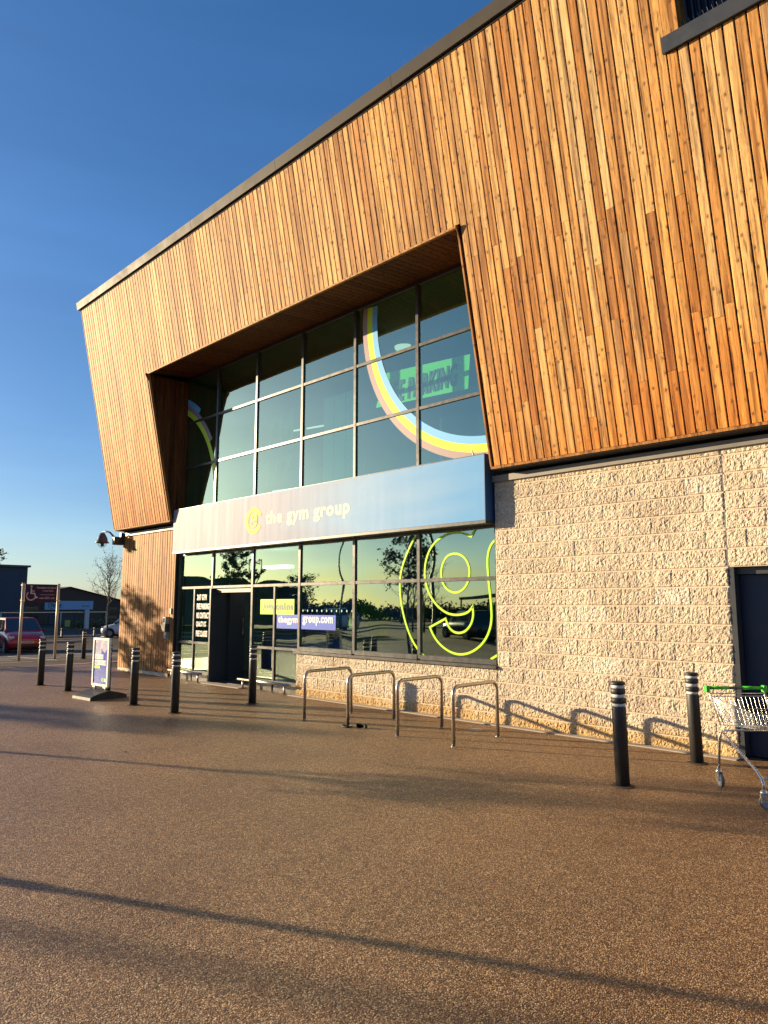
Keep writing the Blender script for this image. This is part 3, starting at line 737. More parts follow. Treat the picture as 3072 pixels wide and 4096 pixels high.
# interiors --------------------------------------------------------------
INT = empty('interior'); INT.parent = B; INT.location = (11, 0, 0)
IW = mat('interior_dark_wall', (.13, .19, .16), .8, var=.2, vscale=1)
IB = mat('interior_blue_wall', (.02, .07, .32), .7)
obj('interior_wall', bx(-16.2, -6.2, 7.5, 7.6, 0, 7.6), IW, INT)
obj('interior_wall', bx(-16.2, -16.1, .3, 7.5, 0, 7.6), IW, INT)
obj('interior_wall', bx(-6.25, -6.15, .31, 7.5, 0, 7.6), IW, INT)
obj('first_floor', bx(-16.1, -6.25, .22, 7.5, 3.05, 3.5), IW, INT)
obj('interior_ceiling', bx(-16.1, -6.25, .3, 7.5, 7.46, 7.6), IW, INT)
obj('ground_floor', bx(-16.1, -6.25, .22, 7.5, 0.0, .012), mat('interior_floor', (.05, .05, .055), .4), INT)
obj('lobby_wall', bx(-16.1, -11.0, 3.2, 3.3, .012, 3.04), IB, INT)
obj('wall_arc', arc_band(BM(), -11.2, 2.4, 1.05, 1.75, 90, 250, 3.19, 40, lambda p: p[2] > .8 and p[2] < 3.0), mat('green_wall_arc', (.02, .12, .02), .6), INT)
obj('lettering', text_bm('gym group', -15.6, -14.6, 2.35, 2.5, 3.19, .01), mat('pale_wall_lettering', (.15, .2, .3), .6), INT)
obj('lobby_light', bx(-14.0, -13.2, 1.2, 1.5, 2.60, 2.66), mat('lit_lobby_panel', (.8, .8, .8), .5, emit=(1, .97, .9), estr=2.5), INT)
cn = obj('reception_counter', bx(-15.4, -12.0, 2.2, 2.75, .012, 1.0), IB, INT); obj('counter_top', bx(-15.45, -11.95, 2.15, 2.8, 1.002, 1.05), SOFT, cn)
obj('partition', bx(-12.3, -11.2, 1.6, 1.66, 3.5, 6.5), mat('mint_panel', (.45, .72, .62), .6), INT)
for xx in (-11.95, -11.55): obj('panel_seam', bx(xx, xx + .012, 1.59, 1.599, 3.5, 6.5), GREY, INT)
for xx, yy in ((-9.1, 3.2), (-7.2, 2.6), (-13.6, 4.0)): obj('column', bx(xx, xx + .25, yy, yy + .25, 3.5, 7.45), IW, INT)
obj('beam', bx(-16, -6.3, 1.6, 1.8, 7.05, 7.45), IW, INT); obj('beam', bx(-16, -6.3, 4.2, 4.4, 7.05, 7.45), IW, INT)
for xx in (-8.6, -6.95): obj('equipment_post', lathe(BM(), [(.03, 0), (.03, 1.4)], 8, (xx, 1.4, 3.9)), STEEL, INT)
# pieces hanging inside
LAMPW = mat('lit_lamp_cover', (.8, .8, .7), .5, emit=(1, .97, .8), estr=.35)
for (p, q, z) in (((-14.9, 2.6), (-12.9, 3.0), 6.35), ((-15.3, 2.4), (-13.6, 2.7), 4.75), ((-13.2, 2.6), (-12.0, 2.6), 4.65)):
    t = tag(obj('tube_light', tube(BM(), [(p[0], p[1], z), (q[0], q[1], z)], .025, 8), LAMPW), 'white tube light hanging behind the %s upper glazing' % ('middle of the' if z > 6 else 'lower left' if p[0] < -15 else 'lower middle'), 'tube light', 'tube lights inside the gym')
    for a in (p, q):
        obj('hanger', tube(BM(), [(a[0], a[1], z), (a[0], a[1], 7.45)], .004, 4), STEEL, t)
dl = tag(obj('dome_light', lathe(BM(), [(.12, 0), (.19, .05), (.20, .09), (.06, .10)], 24, (-9.75, 1.6, 7.0)), LAMPW), 'round pale ceiling light seen through the top right glazing', 'ceiling light')
obj('light_stem', tube(BM(), [(-9.75, 1.6, 7.09), (-9.75, 1.6, 7.46)], .015, 6), STEEL, dl)
bn = thing('hanging_banner', 'lime green banner reading FREE PARKING inside the upper right window', 'banner', (-8.8, 1.0, 5.6))
BG = mat('green_banner_cloth', (.28, .80, .10), .7); BT = mat('grey_banner_lettering', (.10, .10, .10), .7)
b_ = BM(); q = [(-1.17, .14), (1.24, .62), (1.18, -.01), (-.96, -.49)]
q = [(-9.97, 5.70), (-9.76, 6.37), (-7.56, 6.22), (-7.62, 5.59)]
a = [b_.verts.new((x + 8.8, 0, z - 5.6)) for x, z in q]; c_ = [b_.verts.new((x + 8.8, .01, z - 5.6)) for x, z in q]
b_.faces.new(a); b_.faces.new(c_[::-1])
for i in range(4): b_.faces.new((a[i], a[(i + 1) % 4], c_[(i + 1) % 4], c_[i]))
bmesh.ops.recalc_face_normals(b_, faces=b_.faces[:]); obj('banner_cloth', b_, BG, bn)
obj('lettering', text_bm('FREE PARKING', -1.02, .93, .10, .53, -.014, .04, shear=.04, spacing=1.14), BT, bn)
obj('hanging_wire', tube(BM(), [(-.9, .02, .75), (-.9, .02, 1.86)], .004, 4), STEEL, bn); obj('hanging_wire', tube(BM(), [(1.1, .02, .6), (1.1, .02, 1.86)], .004, 4), STEEL, bn)
bn = thing('hanging_banner', 'lime green GYM lettering banner hung inside the left upper windows', 'banner', (-14.9, 2.0, 5.8))
obj('lettering', text_bm('GYM', -1.05, .95, -.15, .85, 0, .03, .01, spacing=1.1), BG, bn); obj('lettering', text_bm('24/7', -1.05, .95, -.98, -.30, 0, .03, .01, spacing=1.1), BG, bn)
obj('hanging_rail', tube(BM(), [(-1.1, .01, .87), (1.0, .01, .87)], .012, 6), STEEL, bn)
for xx in (-.9, .8): obj('hanging_wire', tube(BM(), [(xx, .01, .87), (xx, .01, 1.66)], .004, 4), STEEL, bn)

# rest of the building's shell
pb('side_wall', bx(-18.88, -18.80, .31, 24, 0, 9.6), SHEDM)
pb('side_wall', bx(XR - .1, XR, .11, 24, 0, 9.6), SHEDM)
pb('rear_wall', bx(-18.79, XR - .11, 23.9, 24, 0, 9.6), SHEDM)
pb('roof', bx(-18.9, XR, -1.2, 24, 9.66, 9.80), GREY)
b_ = BM(); v = [b_.verts.new(p) for p in ((-18.885, yfront(3.77) + .1, 3.76), (-18.885, .32, 3.76), (-18.885, .32, 9.6), (-18.885, yfront(9.6) + .1, 9.6))]; b_.faces.new(v); pb('side_infill', b_, WOOD2)
# weeds rooted along the parapet
wd = BM(); wr = random.Random(5)
for k in range(150):
    x = wr.uniform(-16, -6) if wr.random() < .8 else wr.uniform(-16, -3)
    if noise.noise(Vector((x * 1.3, 0, 0))) < .05: continue
    h = wr.uniform(.04, .17); tube(wd, [(x, -1.46, 10.0 - .07), (x + wr.uniform(-.04, .04), -1.47, 10.0 + h)], .003, 3)
tag(obj('weed_tufts', wd, BARK, kind='stuff'), 'thin dry weeds sprouting from the top of the long roof parapet', 'weeds')

# ------------------------------------------------------------------ shop sign
def sign_mat():
    m = bpy.data.materials.new('printed_sign_face'); m.use_nodes = True; b = m.node_tree.nodes['Principled BSDF']
    ge = N(m, 'NewGeometry'); sx = N(m, 'SeparateXYZ'); L(m, ge.outputs['Position'], sx.inputs[0])
    n = N(m, 'TexNoise'); n.inputs['Scale'].default_value = 1; n.inputs['Detail'].default_value = 3
    mp = N(m, 'Mapping'); mp.inputs['Scale'].default_value = (.35, 1, 3.2); mp.inputs['Rotation'].default_value = (0, -.06, 0); L(m, ge.outputs['Position'], mp.inputs[0]); L(m, mp.outputs[0], n.inputs['Vector'])
    a = N(m, 'Math', operation='MULTIPLY_ADD'); a.inputs[1].default_value = 3.0; L(m, n.outputs[0], a.inputs[0]); L(m, sx.outputs['X'], a.inputs[2])
    mr = N(m, 'MapRange'); mr.inputs[1].default_value = -14.2; mr.inputs[2].default_value = -4.9; L(m, a.outputs[0], mr.inputs[0])
    c = ramp(m, [(0, (.30, .30, .35)), (.45, (.27, .30, .40)), (.72, (.24, .40, .60)), (1, (.12, .33, .62))]); L(m, mr.outputs[0], c.inputs[0]); L(m, c.outputs[0], b.inputs['Base Color'])
    b.inputs['Specular IOR Level'].default_value = .16
    n2 = N(m, 'TexNoise'); n2.inputs['Scale'].default_value = 1; n2.inputs['Detail'].default_value = 4
    mp2 = N(m, 'Mapping'); mp2.inputs['Scale'].default_value = (9, 1, .5); L(m, ge.outputs['Position'], mp2.inputs[0]); L(m, mp2.outputs[0], n2.inputs['Vector'])
    r = N(m, 'MapRange'); r.inputs[3].default_value = .50; r.inputs[4].default_value = .66; L(m, n2.outputs[0], r.inputs[0]); L(m, r.outputs[0], b.inputs['Roughness'])
    return m
SG = thing('shop_sign', 'long pale blue fascia sign reading the gym group above the entrance', 'sign', (-11.25, 0, 3.0))
def sg(name, bm, m, **k): o = obj(name, bm, m, SG, **k); o.location = (11.25, 0, -3.0); return o
sg('sign_face', bx(-15.80, -6.41, -.20, .064, 3.02, 4.03), [sign_mat()])
sg('sign_tray', bx(-15.81, -6.40, -.197, .063, 2.97, 3.018), GREY)
sg('sign_end', bx(-6.408, -6.396, -.202, .063, 3.02, 4.035), mat('sign_end_blue', (.02, .08, .22), .45))
sg('sign_top_edge', bx(-15.81, -6.396, -.203, .06, 4.032, 4.042), GREY)
sg('lettering', text_bm('the gym group', -12.00, -9.42, 3.31, 3.66, -.2025, .04, 0, spacing=1.12), LOGOW)
b_ = BM(); ring = []
cxg, czg, rg = -12.42, 3.50, .275
arc_band(b_, cxg, czg, .19, .29, 20, 335, -.2035, 50); sg('logo_ring', b_, LOGOY)
b_ = BM(); arc_band(b_, cxg, czg + .07, .03, .10, 0, 360, -.2035, 30); arc_band(b_, cxg + .0, czg - .02, .075, .13, 190, 360, -.2045, 24); box(b_, cxg + .075, cxg + .13, -.2045, -.2035, czg - .03, czg + .20)
sg('logo_letter', b_, LOGOY)
# small horn on the right end of the sign
hn = tag(obj('bird_spike', tube(BM(), [(-6.66, -.10, 4.042), (-6.68, -.11, 4.09), (-6.72, -.12, 4.22)], [.022, .012, .002], 8), STEEL), 'small silver spike standing on the right end of the sign', 'spike')

# ------------------------------------------------------------------ security camera, key box
CCT = thing('security_camera', 'grey dome security camera on a bracket at the building corner', 'camera', (-18.9, 0, 3.55))
obj('mount_box', bevel(bx(-.04, .10, -.30, -.01, -.18, .04), .015), GREY, CCT)
obj('bracket', bx(-.02, .06, -.10, -.0, .0, .16), GREY, CCT)
obj('arm', tube(BM(), [(.02, -.24, .0), (-.16, -.32, .17), (-.28, -.36, .20), (-.44, -.40, .20)], .024, 10), GREY, CCT, True)
hd = obj('camera_hood', lathe(BM(), [(.03, .17), (.06, .16), (.13, .03), (.15, -.07), (.19, -.10), (.185, -.112), (.10, -.115)], 24, (-.44, -.40, 0)), mat('camera_hood_grey', (.06, .06, .066), .4), CCT, True)
obj('camera_dome', lathe(BM(), [(.125, -.118), (.12, -.16), (.09, -.21), (.04, -.235), (.0, -.24)], 20, (-.44, -.40, 0)), CLEAR, CCT, True)
obj('lens_module', lathe(BM(), [(.05, -.118), (.055, -.19), (.03, -.205)], 12, (-.44, -.40, 0)), BLACKP, CCT)
KB = thing('entry_keypad', 'weathered grey entry keypad box on timber wall beside the glazing', 'keypad', (-16.14, 0, .92))
LG = mat('keypad_grey', (.30, .29, .26), .5, var=.2)
obj('upper_housing', bevel(bx(-.16, -.02, -.12, .0, .36, .53), .006), LG, KB); obj('screen_recess', bx(-.13, -.05, -.1225, -.12, .39, .50), DARK, KB)
b_ = BM(); poly_pts = [(-.24, .36), (-.02, .36), (-.02, .17), (-.14, .17)]
a = [b_.verts.new((x, -.13, z)) for x, z in poly_pts]; c_ = [b_.verts.new((x, 0, z)) for x, z in poly_pts]; b_.faces.new(a); b_.faces.new(c_[::-1])
for i in range(4): b_.faces.new((a[i], a[(i + 1) % 4], c_[(i + 1) % 4], c_[i]))
bmesh.ops.recalc_face_normals(b_, faces=b_.faces[:]); obj('angled_hood', b_, GREY, KB)
obj('lower_housing', bevel(bx(-.13, -.01, -.10, .0, 0, .165), .006), LG, KB); obj('warning_sticker', bx(-.12, -.05, -.1325, -.1305, .20, .25), LOGOY, KB); obj('button', bx(-.10, -.05, -.1025, -.1, .08, .12), WHITEV, KB)
tag(obj('wall_switch', bevel(bx(-16.14, -16.07, -.03, -.001, 1.52, 1.66), .004), LG), 'small pale switch plate on timber above the entry keypad', 'switch')
for z0, z1, y0, y1, c_, lb in ((2.62, 3.35, 1.2, 2.3, GREY, 'upper dark panel projecting from the building side wall'), (1.95, 2.55, .9, 2.0, mat('grey_green_panel', (.10, .14, .15), .5), 'lower grey-green panel projecting from the building side wall')):
    t = tag(obj('side_panel_sign', bx(-19.25, -19.21, y0, y1, z0, z1), c_), lb, 'sign'); obj('fixing_arm', bx(-19.21, -18.9, (y0 + y1) / 2, (y0 + y1) / 2 + .04, (z0 + z1) / 2, (z0 + z1) / 2 + .04), GREY, t)

# door barrier rails
def rail(x0, x1, label):
    t = thing('barrier_rail', label, 'rail', ((x0 + x1) / 2, -.10, 0), group='low rails either side of the doors'); h = (x1 - x0) / 2
    obj('rail_tube', tube(BM(), [(-h, 0, .19), (h, 0, .19)], .028, 12), STEEL, t, True)
    for xx in (-h * .8, h * .8): obj('leg', tube(BM(), [(xx, 0, 0), (xx, 0, .17)], .022, 10), STEEL, t, True)
rail(-15.95, -14.47, 'low steel rail in front of the glazing left of the entrance')
rail(-13.0, -11.22, 'low steel rail in front of the glazing right of the entrance')

# ------------------------------------------------------------------ bollards
def bollard(label, x, y, h=1.0, tilt=(0, 0)):
    t = thing('bollard', label, 'bollard', (x, y, zg(x)), prs.uniform(0, 3), group='black bollards with white bands'); t.rotation_euler = (tilt[0], tilt[1], prs.uniform(0, 3))
    k = h
    obj('foot_grout', lathe(BM(), [(.115, .0005), (.108, .006), (.07, .010)], 18), ASPH, t)
    obj('post', lathe(BM(), [(.068, -.05), (.068, .74 * k), (.066, .755 * k), (.058, .757 * k), (.058, .96 * k)], 24), BLACKP, t, True)
    for a, b_ in ((.757, .785), (.841, .874), (.931, .962)): obj('reflective_band', lathe(BM(), [(.0615, a * k), (.0615, b_ * k)], 24), WHITEB, t, True)
    for a, b_ in ((.787, .839), (.876, .929)): obj('collar', lathe(BM(), [(.064, a * k), (.0715, (a + .007) * k), (.0715, (b_ - .007) * k), (.064, b_ * k)], 24), BLACKP, t, True)
    obj('cap', lathe(BM(), [(.064, .963 * k), (.073, .969 * k), (.073, .988 * k), (.055, .998 * k), (.01, 1.0 * k)], 24), BLACKP, t, True)
    return t
for lb, x, y, h, tl in (('bollard furthest left in the row, beside the disabled parking sign posts', -16.49, -2.85, 1.0, (0, 0)),
    ('second bollard of the row, between red car view and pavement sign', -15.01, -2.84, .99, (.01, 0)),
    ('bollard standing directly behind the pavement sign', -13.53, -2.70, .99, (0, 0)),
    ('bollard just right of the pavement sign base', -12.13, -2.84, .99, (0, .008)),
    ('bollard in front of the glazing left of the open entrance', -10.77, -2.80, .98, (0, 0)),
    ('bollard close to the wall just right of the open entrance', -10.78, -1.28, 1.02, (0, 0)),
    ('nearest bollard, in front of the stone wall left of the trolley', -3.41, -2.09, 1.0, (0, -.012)),
    ('bollard close to the stone wall touching the trolley handle line', -3.29, -.56, .99, (0, .02)),
    ('distant bollard beyond the building corner by the car park', -24.6, 1.45, .93, (0, 0))):
    bollard(lb, x, y, h, tl)

# ------------------------------------------------------------------ cycle stands
def hoop(x, y0, y1, label):
    t = thing('cycle_stand', label, 'cycle stand', (x, (y0 + y1) / 2, 0), group='stainless steel cycle stands'); h = (y1 - y0) / 2; r = .11; H_ = .727; P = [(0, -h, -.02), (0, -h, H_ - r)]
    for a in range(1, 7): P.append((0, -h + r - r * cos(a * pi / 12), H_ - r + r * sin(a * pi / 12)))
    for a in range(0, 7): P.append((0, h - r + r * sin(a * pi / 12), H_ - r + r * cos(a * pi / 12)))
    P.append((0, h, -.02))
    obj('hoop_tube', tube(BM(), P, .0245, 16), STEEL, t, True)
    for yy in (-h, h): obj('foot_collar', lathe(BM(), [(.034, 0), (.034, .006), (.026, .010)], 16, (0, yy, 0)), STEEL, t, True)
for lb, x, a, b_ in (('first steel cycle stand from the entrance', -8.73, -1.75, -.78), ('second steel cycle stand, with a lock at its foot', -7.78, -1.72, -.76),
    ('third steel cycle stand from the entrance', -6.79, -1.72, -.80), ('fourth steel cycle stand, nearest the camera', -5.80, -1.75, -.82)): hoop(x, a, b_, lb)
LK = thing('bicycle_lock', 'black coiled bicycle lock lying at the foot of a cycle stand', 'lock', (-7.78, -1.72, 0))
P = [(.09 * cos(a) - .02, .06 * sin(a), .014) for a in [i * 2 * pi / 20 for i in range(21)]]
obj('lock_loop', tube(BM(), P, .011, 8), RUBBER, LK, True)
b_ = BM()
for k in range(7): disc_x(b_, Vector((.12 + k * .022, .10, .03)), .028, .05, 10)
obj('lock_barrel', b_, RUBBER, LK)
tag(obj('drain_cover', lathe(BM(), [(.11, -.01), (.11, .006), (.10, .008)], 24, (-6.33, -.61, 0)), KERB), 'small round pale drain cover in the paving by the wall', 'drain cover')

# ------------------------------------------------------------------ pavement sign
def poster_mat():
    m = bpy.data.materials.new('poster_print'); m.use_nodes = True; b = m.node_tree.nodes['Principled BSDF']
    tc = N(m, 'TexCoord'); n = N(m, 'TexNoise'); n.inputs['Scale'].default_value = 3.2; n.inputs['Detail'].default_value = 3; n.inputs['Distortion'].default_value = 1.2; L(m, tc.outputs['Object'], n.inputs['Vector'])
    sx = N(m, 'SeparateXYZ'); L(m, tc.outputs['Object'], sx.inputs[0])
    a = N(m, 'Math', operation='MULTIPLY_ADD'); a.inputs[1].default_value = .9; L(m, n.outputs[0], a.inputs[0]); a.inputs[2].default_value = 0
    s = N(m, 'Math', operation='SUBTRACT'); L(m, a.outputs[0], s.inputs[0]); L(m, sx.outputs['Z'], s.inputs[1])
    c = ramp(m, [(0, (.42, .40, .55)), (.25, (.62, .58, .68)), (.36, (.40, .38, .52)), (.55, (.66, .62, .70))]); L(m, n.outputs[0], c.inputs[0])
    k = N(m, 'Math', operation='GREATER_THAN'); k.inputs[1].default_value = .27; 
    xx = N(m, 'Math', operation='MULTIPLY_ADD'); xx.inputs[1].default_value = .6; L(m, sx.outputs['X'], xx.inputs[0]); L(m, s.outputs[0], xx.inputs[2]); L(m, xx.outputs[0], k.inputs[0])
    x = N(m, 'Mix', data_type='RGBA'); L(m, k.outputs[0], x.inputs[0]); L(m, c.outputs[0], x.inputs[6]); x.inputs[7].default_value = (.03, .07, .42, 1)
    L(m, x.outputs[2], b.inputs['Base Color']); b.inputs['Roughness'].default_value = .25
    return m
PS = thing('pavement_sign', 'white framed freestanding poster sign on a black rubber base', 'pavement sign', (-13.55, -2.82, 0), R(4))
FW = mat('white_poster_frame', (.70, .69, .62), .4)
z0, z1, hw = .215, 1.115, .30
fr = BM()
for a in ((-hw, -hw + .045, z0, z1), (hw - .045, hw, z0, z1), (-hw + .045, hw - .045, z0, z0 + .045), (-hw + .045, hw - .045, z1 - .045, z1)): box(fr, a[0], a[1], -.025, .025, a[2], a[3])
obj('frame', fr, FW, PS)
po = obj('poster', bx(-hw + .045, hw - .045, -.012, .012, -.40, .41), poster_mat(), PS, loc=(0, 0, .665))
for t, a, b_, x1 in (('TAKE A LOOK', .05, .14, .09), ('INSIDE THIS GYM', -.06, .03, .20)):
    obj('lettering_bar', bx(-.245, x1, -.0145, -.0135, a, b_), WHITEV, po); obj('lettering', text_bm(t, -.235, x1 - .01, a + .012, b_ - .012, -.016, .012), mat('poster_lettering', (.38, .36, .44), .5), po)
sb = obj('offer_bar', bx(-.245, -.02, -.0145, -.0135, -.125, -.075), LIME2, po)
obj('logo_badge', arc_band(BM(), .10, -.33, .018, .036, 20, 340, -.0145, 20), LIME, po); obj('logo_text_block', bx(.15, .22, -.0145, -.0135, -.36, -.30), WHITEV, po)
for xx in (-.2, .2): obj('spring_leg', lathe(BM(), [(.022, .06), (.022, .20)], 10, (xx, 0, 0)), STEEL, PS); obj('clamp', bx(xx - .05, xx + .05, -.03, .03, .185, .214), FW, PS)
b_ = BM(); prof = [(-.42, .02), (-.40, .05), (-.12, .10), (.12, .10), (.40, .05), (.42, .02)]
def basebm():
    b = BM(); n = 14; W_, D_ = .34, .36; rows = []
    for i in range(n + 1):
        u = i / n * 2 - 1; r_ = []
        for j in range(n + 1):
            v = j / n * 2 - 1
            z = .05 + .10 * max(0, 1 - abs(v)) ** .7 - .03 * (1 - u * u) * 0 + (.004 if (i % 2 and abs(v) < .8) else 0)
            r_.append(b.verts.new((u * W_, v * D_, z)))
        rows.append(r_)
    for i in range(n):
        for j in range(n): b.faces.new((rows[i][j], rows[i + 1][j], rows[i + 1][j + 1], rows[i][j + 1]))
    per = [rows[i][0] for i in range(n + 1)] + [rows[n][j] for j in range(1, n + 1)] + [rows[i][n] for i in range(n - 1, -1, -1)] + [rows[0][j] for j in range(n - 1, 0, -1)]
    bk = [b.verts.new((v.co.x * 1.02, v.co.y * 1.02, 0)) for v in per]
    for i in range(len(per)): k = (i + 1) % len(per); b.faces.new((per[k], per[i], bk[i], bk[k]))
    bmesh.ops.recalc_face_normals(b, faces=b.faces[:])
    return b
obj('base', basebm(), RUBBER, PS)
obj('handle', tube(BM(), [(-.09, 0, z1), (-.06, 0, z1 + .028), (.06, 0, z1 + .028), (.09, 0, z1)], .006, 6), STEEL, PS)

# ------------------------------------------------------------------ disabled parking sign
DS = thing('parking_sign', 'dark purple disabled parking sign with wheelchair symbol between two posts', 'sign', (-25.25, .17, -.1), pi / 2 + R(3))
# local x runs along the board (left to right as read), local -y faces the reader
hw = .60
for s_ in (-1, 1):
    o = obj('post', tube(BM(), [(s_ * .585, 0, 0), (s_ * .585, 0, 2.56)], .045, 12), POSTM, DS, True); obj('clip', bx(s_ * .585 - .055, s_ * .585 + .055, -.055, .05, 1.98, 2.0), STEEL, o); obj('clip', bx(s_ * .585 - .055, s_ * .585 + .055, -.055, .05, 2.48, 2.50), STEEL, o)
bd = obj('board', bevel(bx(-.53, .53, -.02, .0, 1.92, 2.53), .004), PURPLE, DS)
for t, x0, x1, za in (("Remember we'll deliver", -.15, .50, 2.38), ('to your door...', .04, .43, 2.27), ('when you shop online at', -.03, .45, 2.155), ('www. ASDA .com', -.06, .45, 2.035)):
    obj('lettering', text_bm(t, x0, x1, za, za + (.075 if za > 2.2 or za < 2.1 else .045), -.024, .01), PALEV, bd)
wc = BM(); arc_band(wc, -.33, 2.14, .125, .16, 130, 355, -.023, 30)
for P in ([(-.33, 2.40), (-.335, 2.22), (-.22, 2.22), (-.16, 2.07), (-.11, 2.10)],): strip(wc, P, .042, -.0235)
strip(wc, [(-.33, 2.30), (-.22, 2.30)], .03, -.024)
v = [wc.verts.new((-.33 + .036 * cos(2 * pi * j / 14), -.0232, 2.45 + .036 * sin(2 * pi * j / 14))) for j in range(14)]; wc.faces.new(v)
obj('wheelchair_symbol', wc, PALEV, bd)

# ------------------------------------------------------------------ shopping trolley
T = thing('shopping_trolley', 'zinc wire shopping trolley with green handle ends beside the stone wall', 'trolley', (-2.47, -1.70, 0), -pi / 4)
# local +x = front of the trolley, local +y = its left-hand far side; near side at y=0
Wd = .58; x_r, x_f = -.38, .42
frm = BM(); n_w = 0
def wr_(bm, a, b_, r=.0026, n=4): tube(bm, [a, b_], r, n, cap=False)
# basket corner points
RT = [(x_r - .10, .02, .84), (x_r - .10, Wd - .02, .84)]      # rear top
FT = [(.20, .07, .765), (.20, Wd - .07, .765)]      # front top
RB = [(x_r + .04, .04, .585), (x_r + .04, Wd - .04, .585)]      # rear bottom
FB = [(.22, .08, .64), (.22, Wd - .08, .64)]
V = lambda p: Vector(p)
def lerp(a, b_, t): return V(a) * (1 - t) + V(b_) * t
side_near, side_far, front, floor_, rear = BM(), BM(), BM(), BM(), BM()
for (bmx, i) in ((side_near, 0), (side_far, 1)):
    for k in range(29):
        t = k / 28; wr_(bmx, lerp(RT[i], FT[i], t), lerp(RB[i], FB[i], t), .0022)
    for k, r in ((0, .0045), (.3, .003), (.62, .003), (1, .004)): wr_(bmx, lerp(RT[i], RB[i], k), lerp(FT[i], FB[i], k), r, 6)
for k in range(13):
    t = k / 12; wr_(front, lerp(FT[0], FT[1], t), lerp(FB[0], FB[1], t), .0024)
for k, r in ((0, .0045), (.4, .003), (.72, .003), (1, .004)): wr_(front, lerp(FT[0], FB[0], k), lerp(FT[1], FB[1], k), r, 6)
for k in range(15):
    t = k / 14; wr_(floor_, lerp(RB[0], RB[1], t), lerp(FB[0], FB[1], t), .0022)
for k in range(10):
    t = k / 9; wr_(floor_, lerp(RB[0], FB[0], t), lerp(RB[1], FB[1], t), .0024)
for k in range(14):
    t = k / 13; wr_(rear, lerp(RT[0], RT[1], t), lerp(RB[0], RB[1], t), .0022)
for k, r in ((0, .0045), (.45, .003), (.9, .003)): wr_(rear, lerp(RT[0], RB[0], k), lerp(RT[1], RB[1], k), r, 6)
for nm, b_ in (('side_mesh', side_near), ('side_mesh', side_far), ('front_mesh', front), ('floor_mesh', floor_), ('rear_gate', rear)): obj(nm, b_, CHROME, T, True)
hz = .915; hx = x_r - .16
obj('handle_bar', tube(BM(), [(hx, .03, hz), (hx, Wd - .03, hz)], .015, 12), mat('grey_green_handle', (.09, .13, .10), .35, var=.2, vscale=6), T, True)
for yy in (.0, Wd): obj('handle_end', bevel(bx(hx - .03, hx + .03, yy - .02, yy + .02, hz - .045, hz + .025), .01, 2), GREENP, T)
for s0 in ((.03, .22), (Wd - .22, Wd - .03)): obj('handle_sleeve', tube(BM(), [(hx, s0[0], hz), (hx, s0[1], hz)], .0165, 12), GREENP, T, True)
obj('rear_bar', tube(BM(), [(hx + .04, .01, .865), (hx + .04, Wd - .01, .865)], .005, 8), CHROME, T, True)
for i, yy in ((0, 0.0), (1, Wd)):
    sgn = 1 if i == 0 else -1
    obj('handle_strut', tube(BM(), [(hx, yy + sgn * .01, hz), (hx + .03, yy + sgn * .015, .84), (x_r + .03, yy + sgn * .03, .58)], .0055, 8), CHROME, T, True)
    obj('handle_strut', tube(BM(), [(hx + .02, yy + sgn * .01, .90), (x_r + .09, yy + sgn * .035, .59)], .0055, 8), CHROME, T, True)
    P = [(x_r + .0, yy, .15), (x_r + .05, yy, .46), (x_r + .075, yy, .515), (x_r + .12, yy, .535), (x_r + .17, yy, .51), (x_f - .10, yy + sgn * .01, .30), (x_f - .02, yy + sgn * .01, .25), (x_f + .0, yy + sgn * .01, .21), (x_f + .0, yy + sgn * .01, .14)]
    P = [V(p) for p in P]
    obj('side_frame', tube(BM(), P, .0135, 12), CHROME, T, True)
    for cx_ in (x_r, x_f):
        cs = empty('caster', (cx_, yy + (sgn * .01 if cx_ == x_f else 0), 0), parent=T)
        if cx_ == x_f: cs.rotation_euler = (0, 0, R(70))
        obj('fork', bevel(bx(-.03, .035, -.022, -.016, .055, .135), .002), CHROME, cs); obj('fork', bevel(bx(-.03, .035, .016, .022, .055, .135), .002), CHROME, cs)
        obj('fork_top', lathe(BM(), [(.030, .130), (.032, .142), (.024, .158), (.016, .162)], 16), CHROME, cs, True)
        obj('tyre', disc_x(BM(), Vector((.02, 0, .0625)), .0625, .026, 24), GREYRUB, cs); obj('hub', disc_x(BM(), Vector((.02, 0, .0625)), .042, .030, 20), mat('wheel_hub_grey', (.30, .31, .34), .4), cs)
obj('child_seat_flap', bx(.06, .20, .12, Wd - .12, .648, .652), mat('grey_plastic_tray', (.30, .31, .32), .5), T)
obj('cross_bar', tube(BM(), [(x_f - .02, 0.01, .25), (x_f - .02, Wd - .01, .25)], .010, 8), CHROME, T, True)
obj('cross_bar', tube(BM(), [(x_r + .06, .04, .535), (x_r + .06, Wd - .04, .535)], .010, 8), CHROME, T, True)
tag(obj('small_leaf', bx(-8.41, -8.37, -4.78, -4.75, 0, .006), mat('brown_leaf', (.10, .03, .01), .7)), 'single dark brown leaf lying on the open paving', 'leaf')
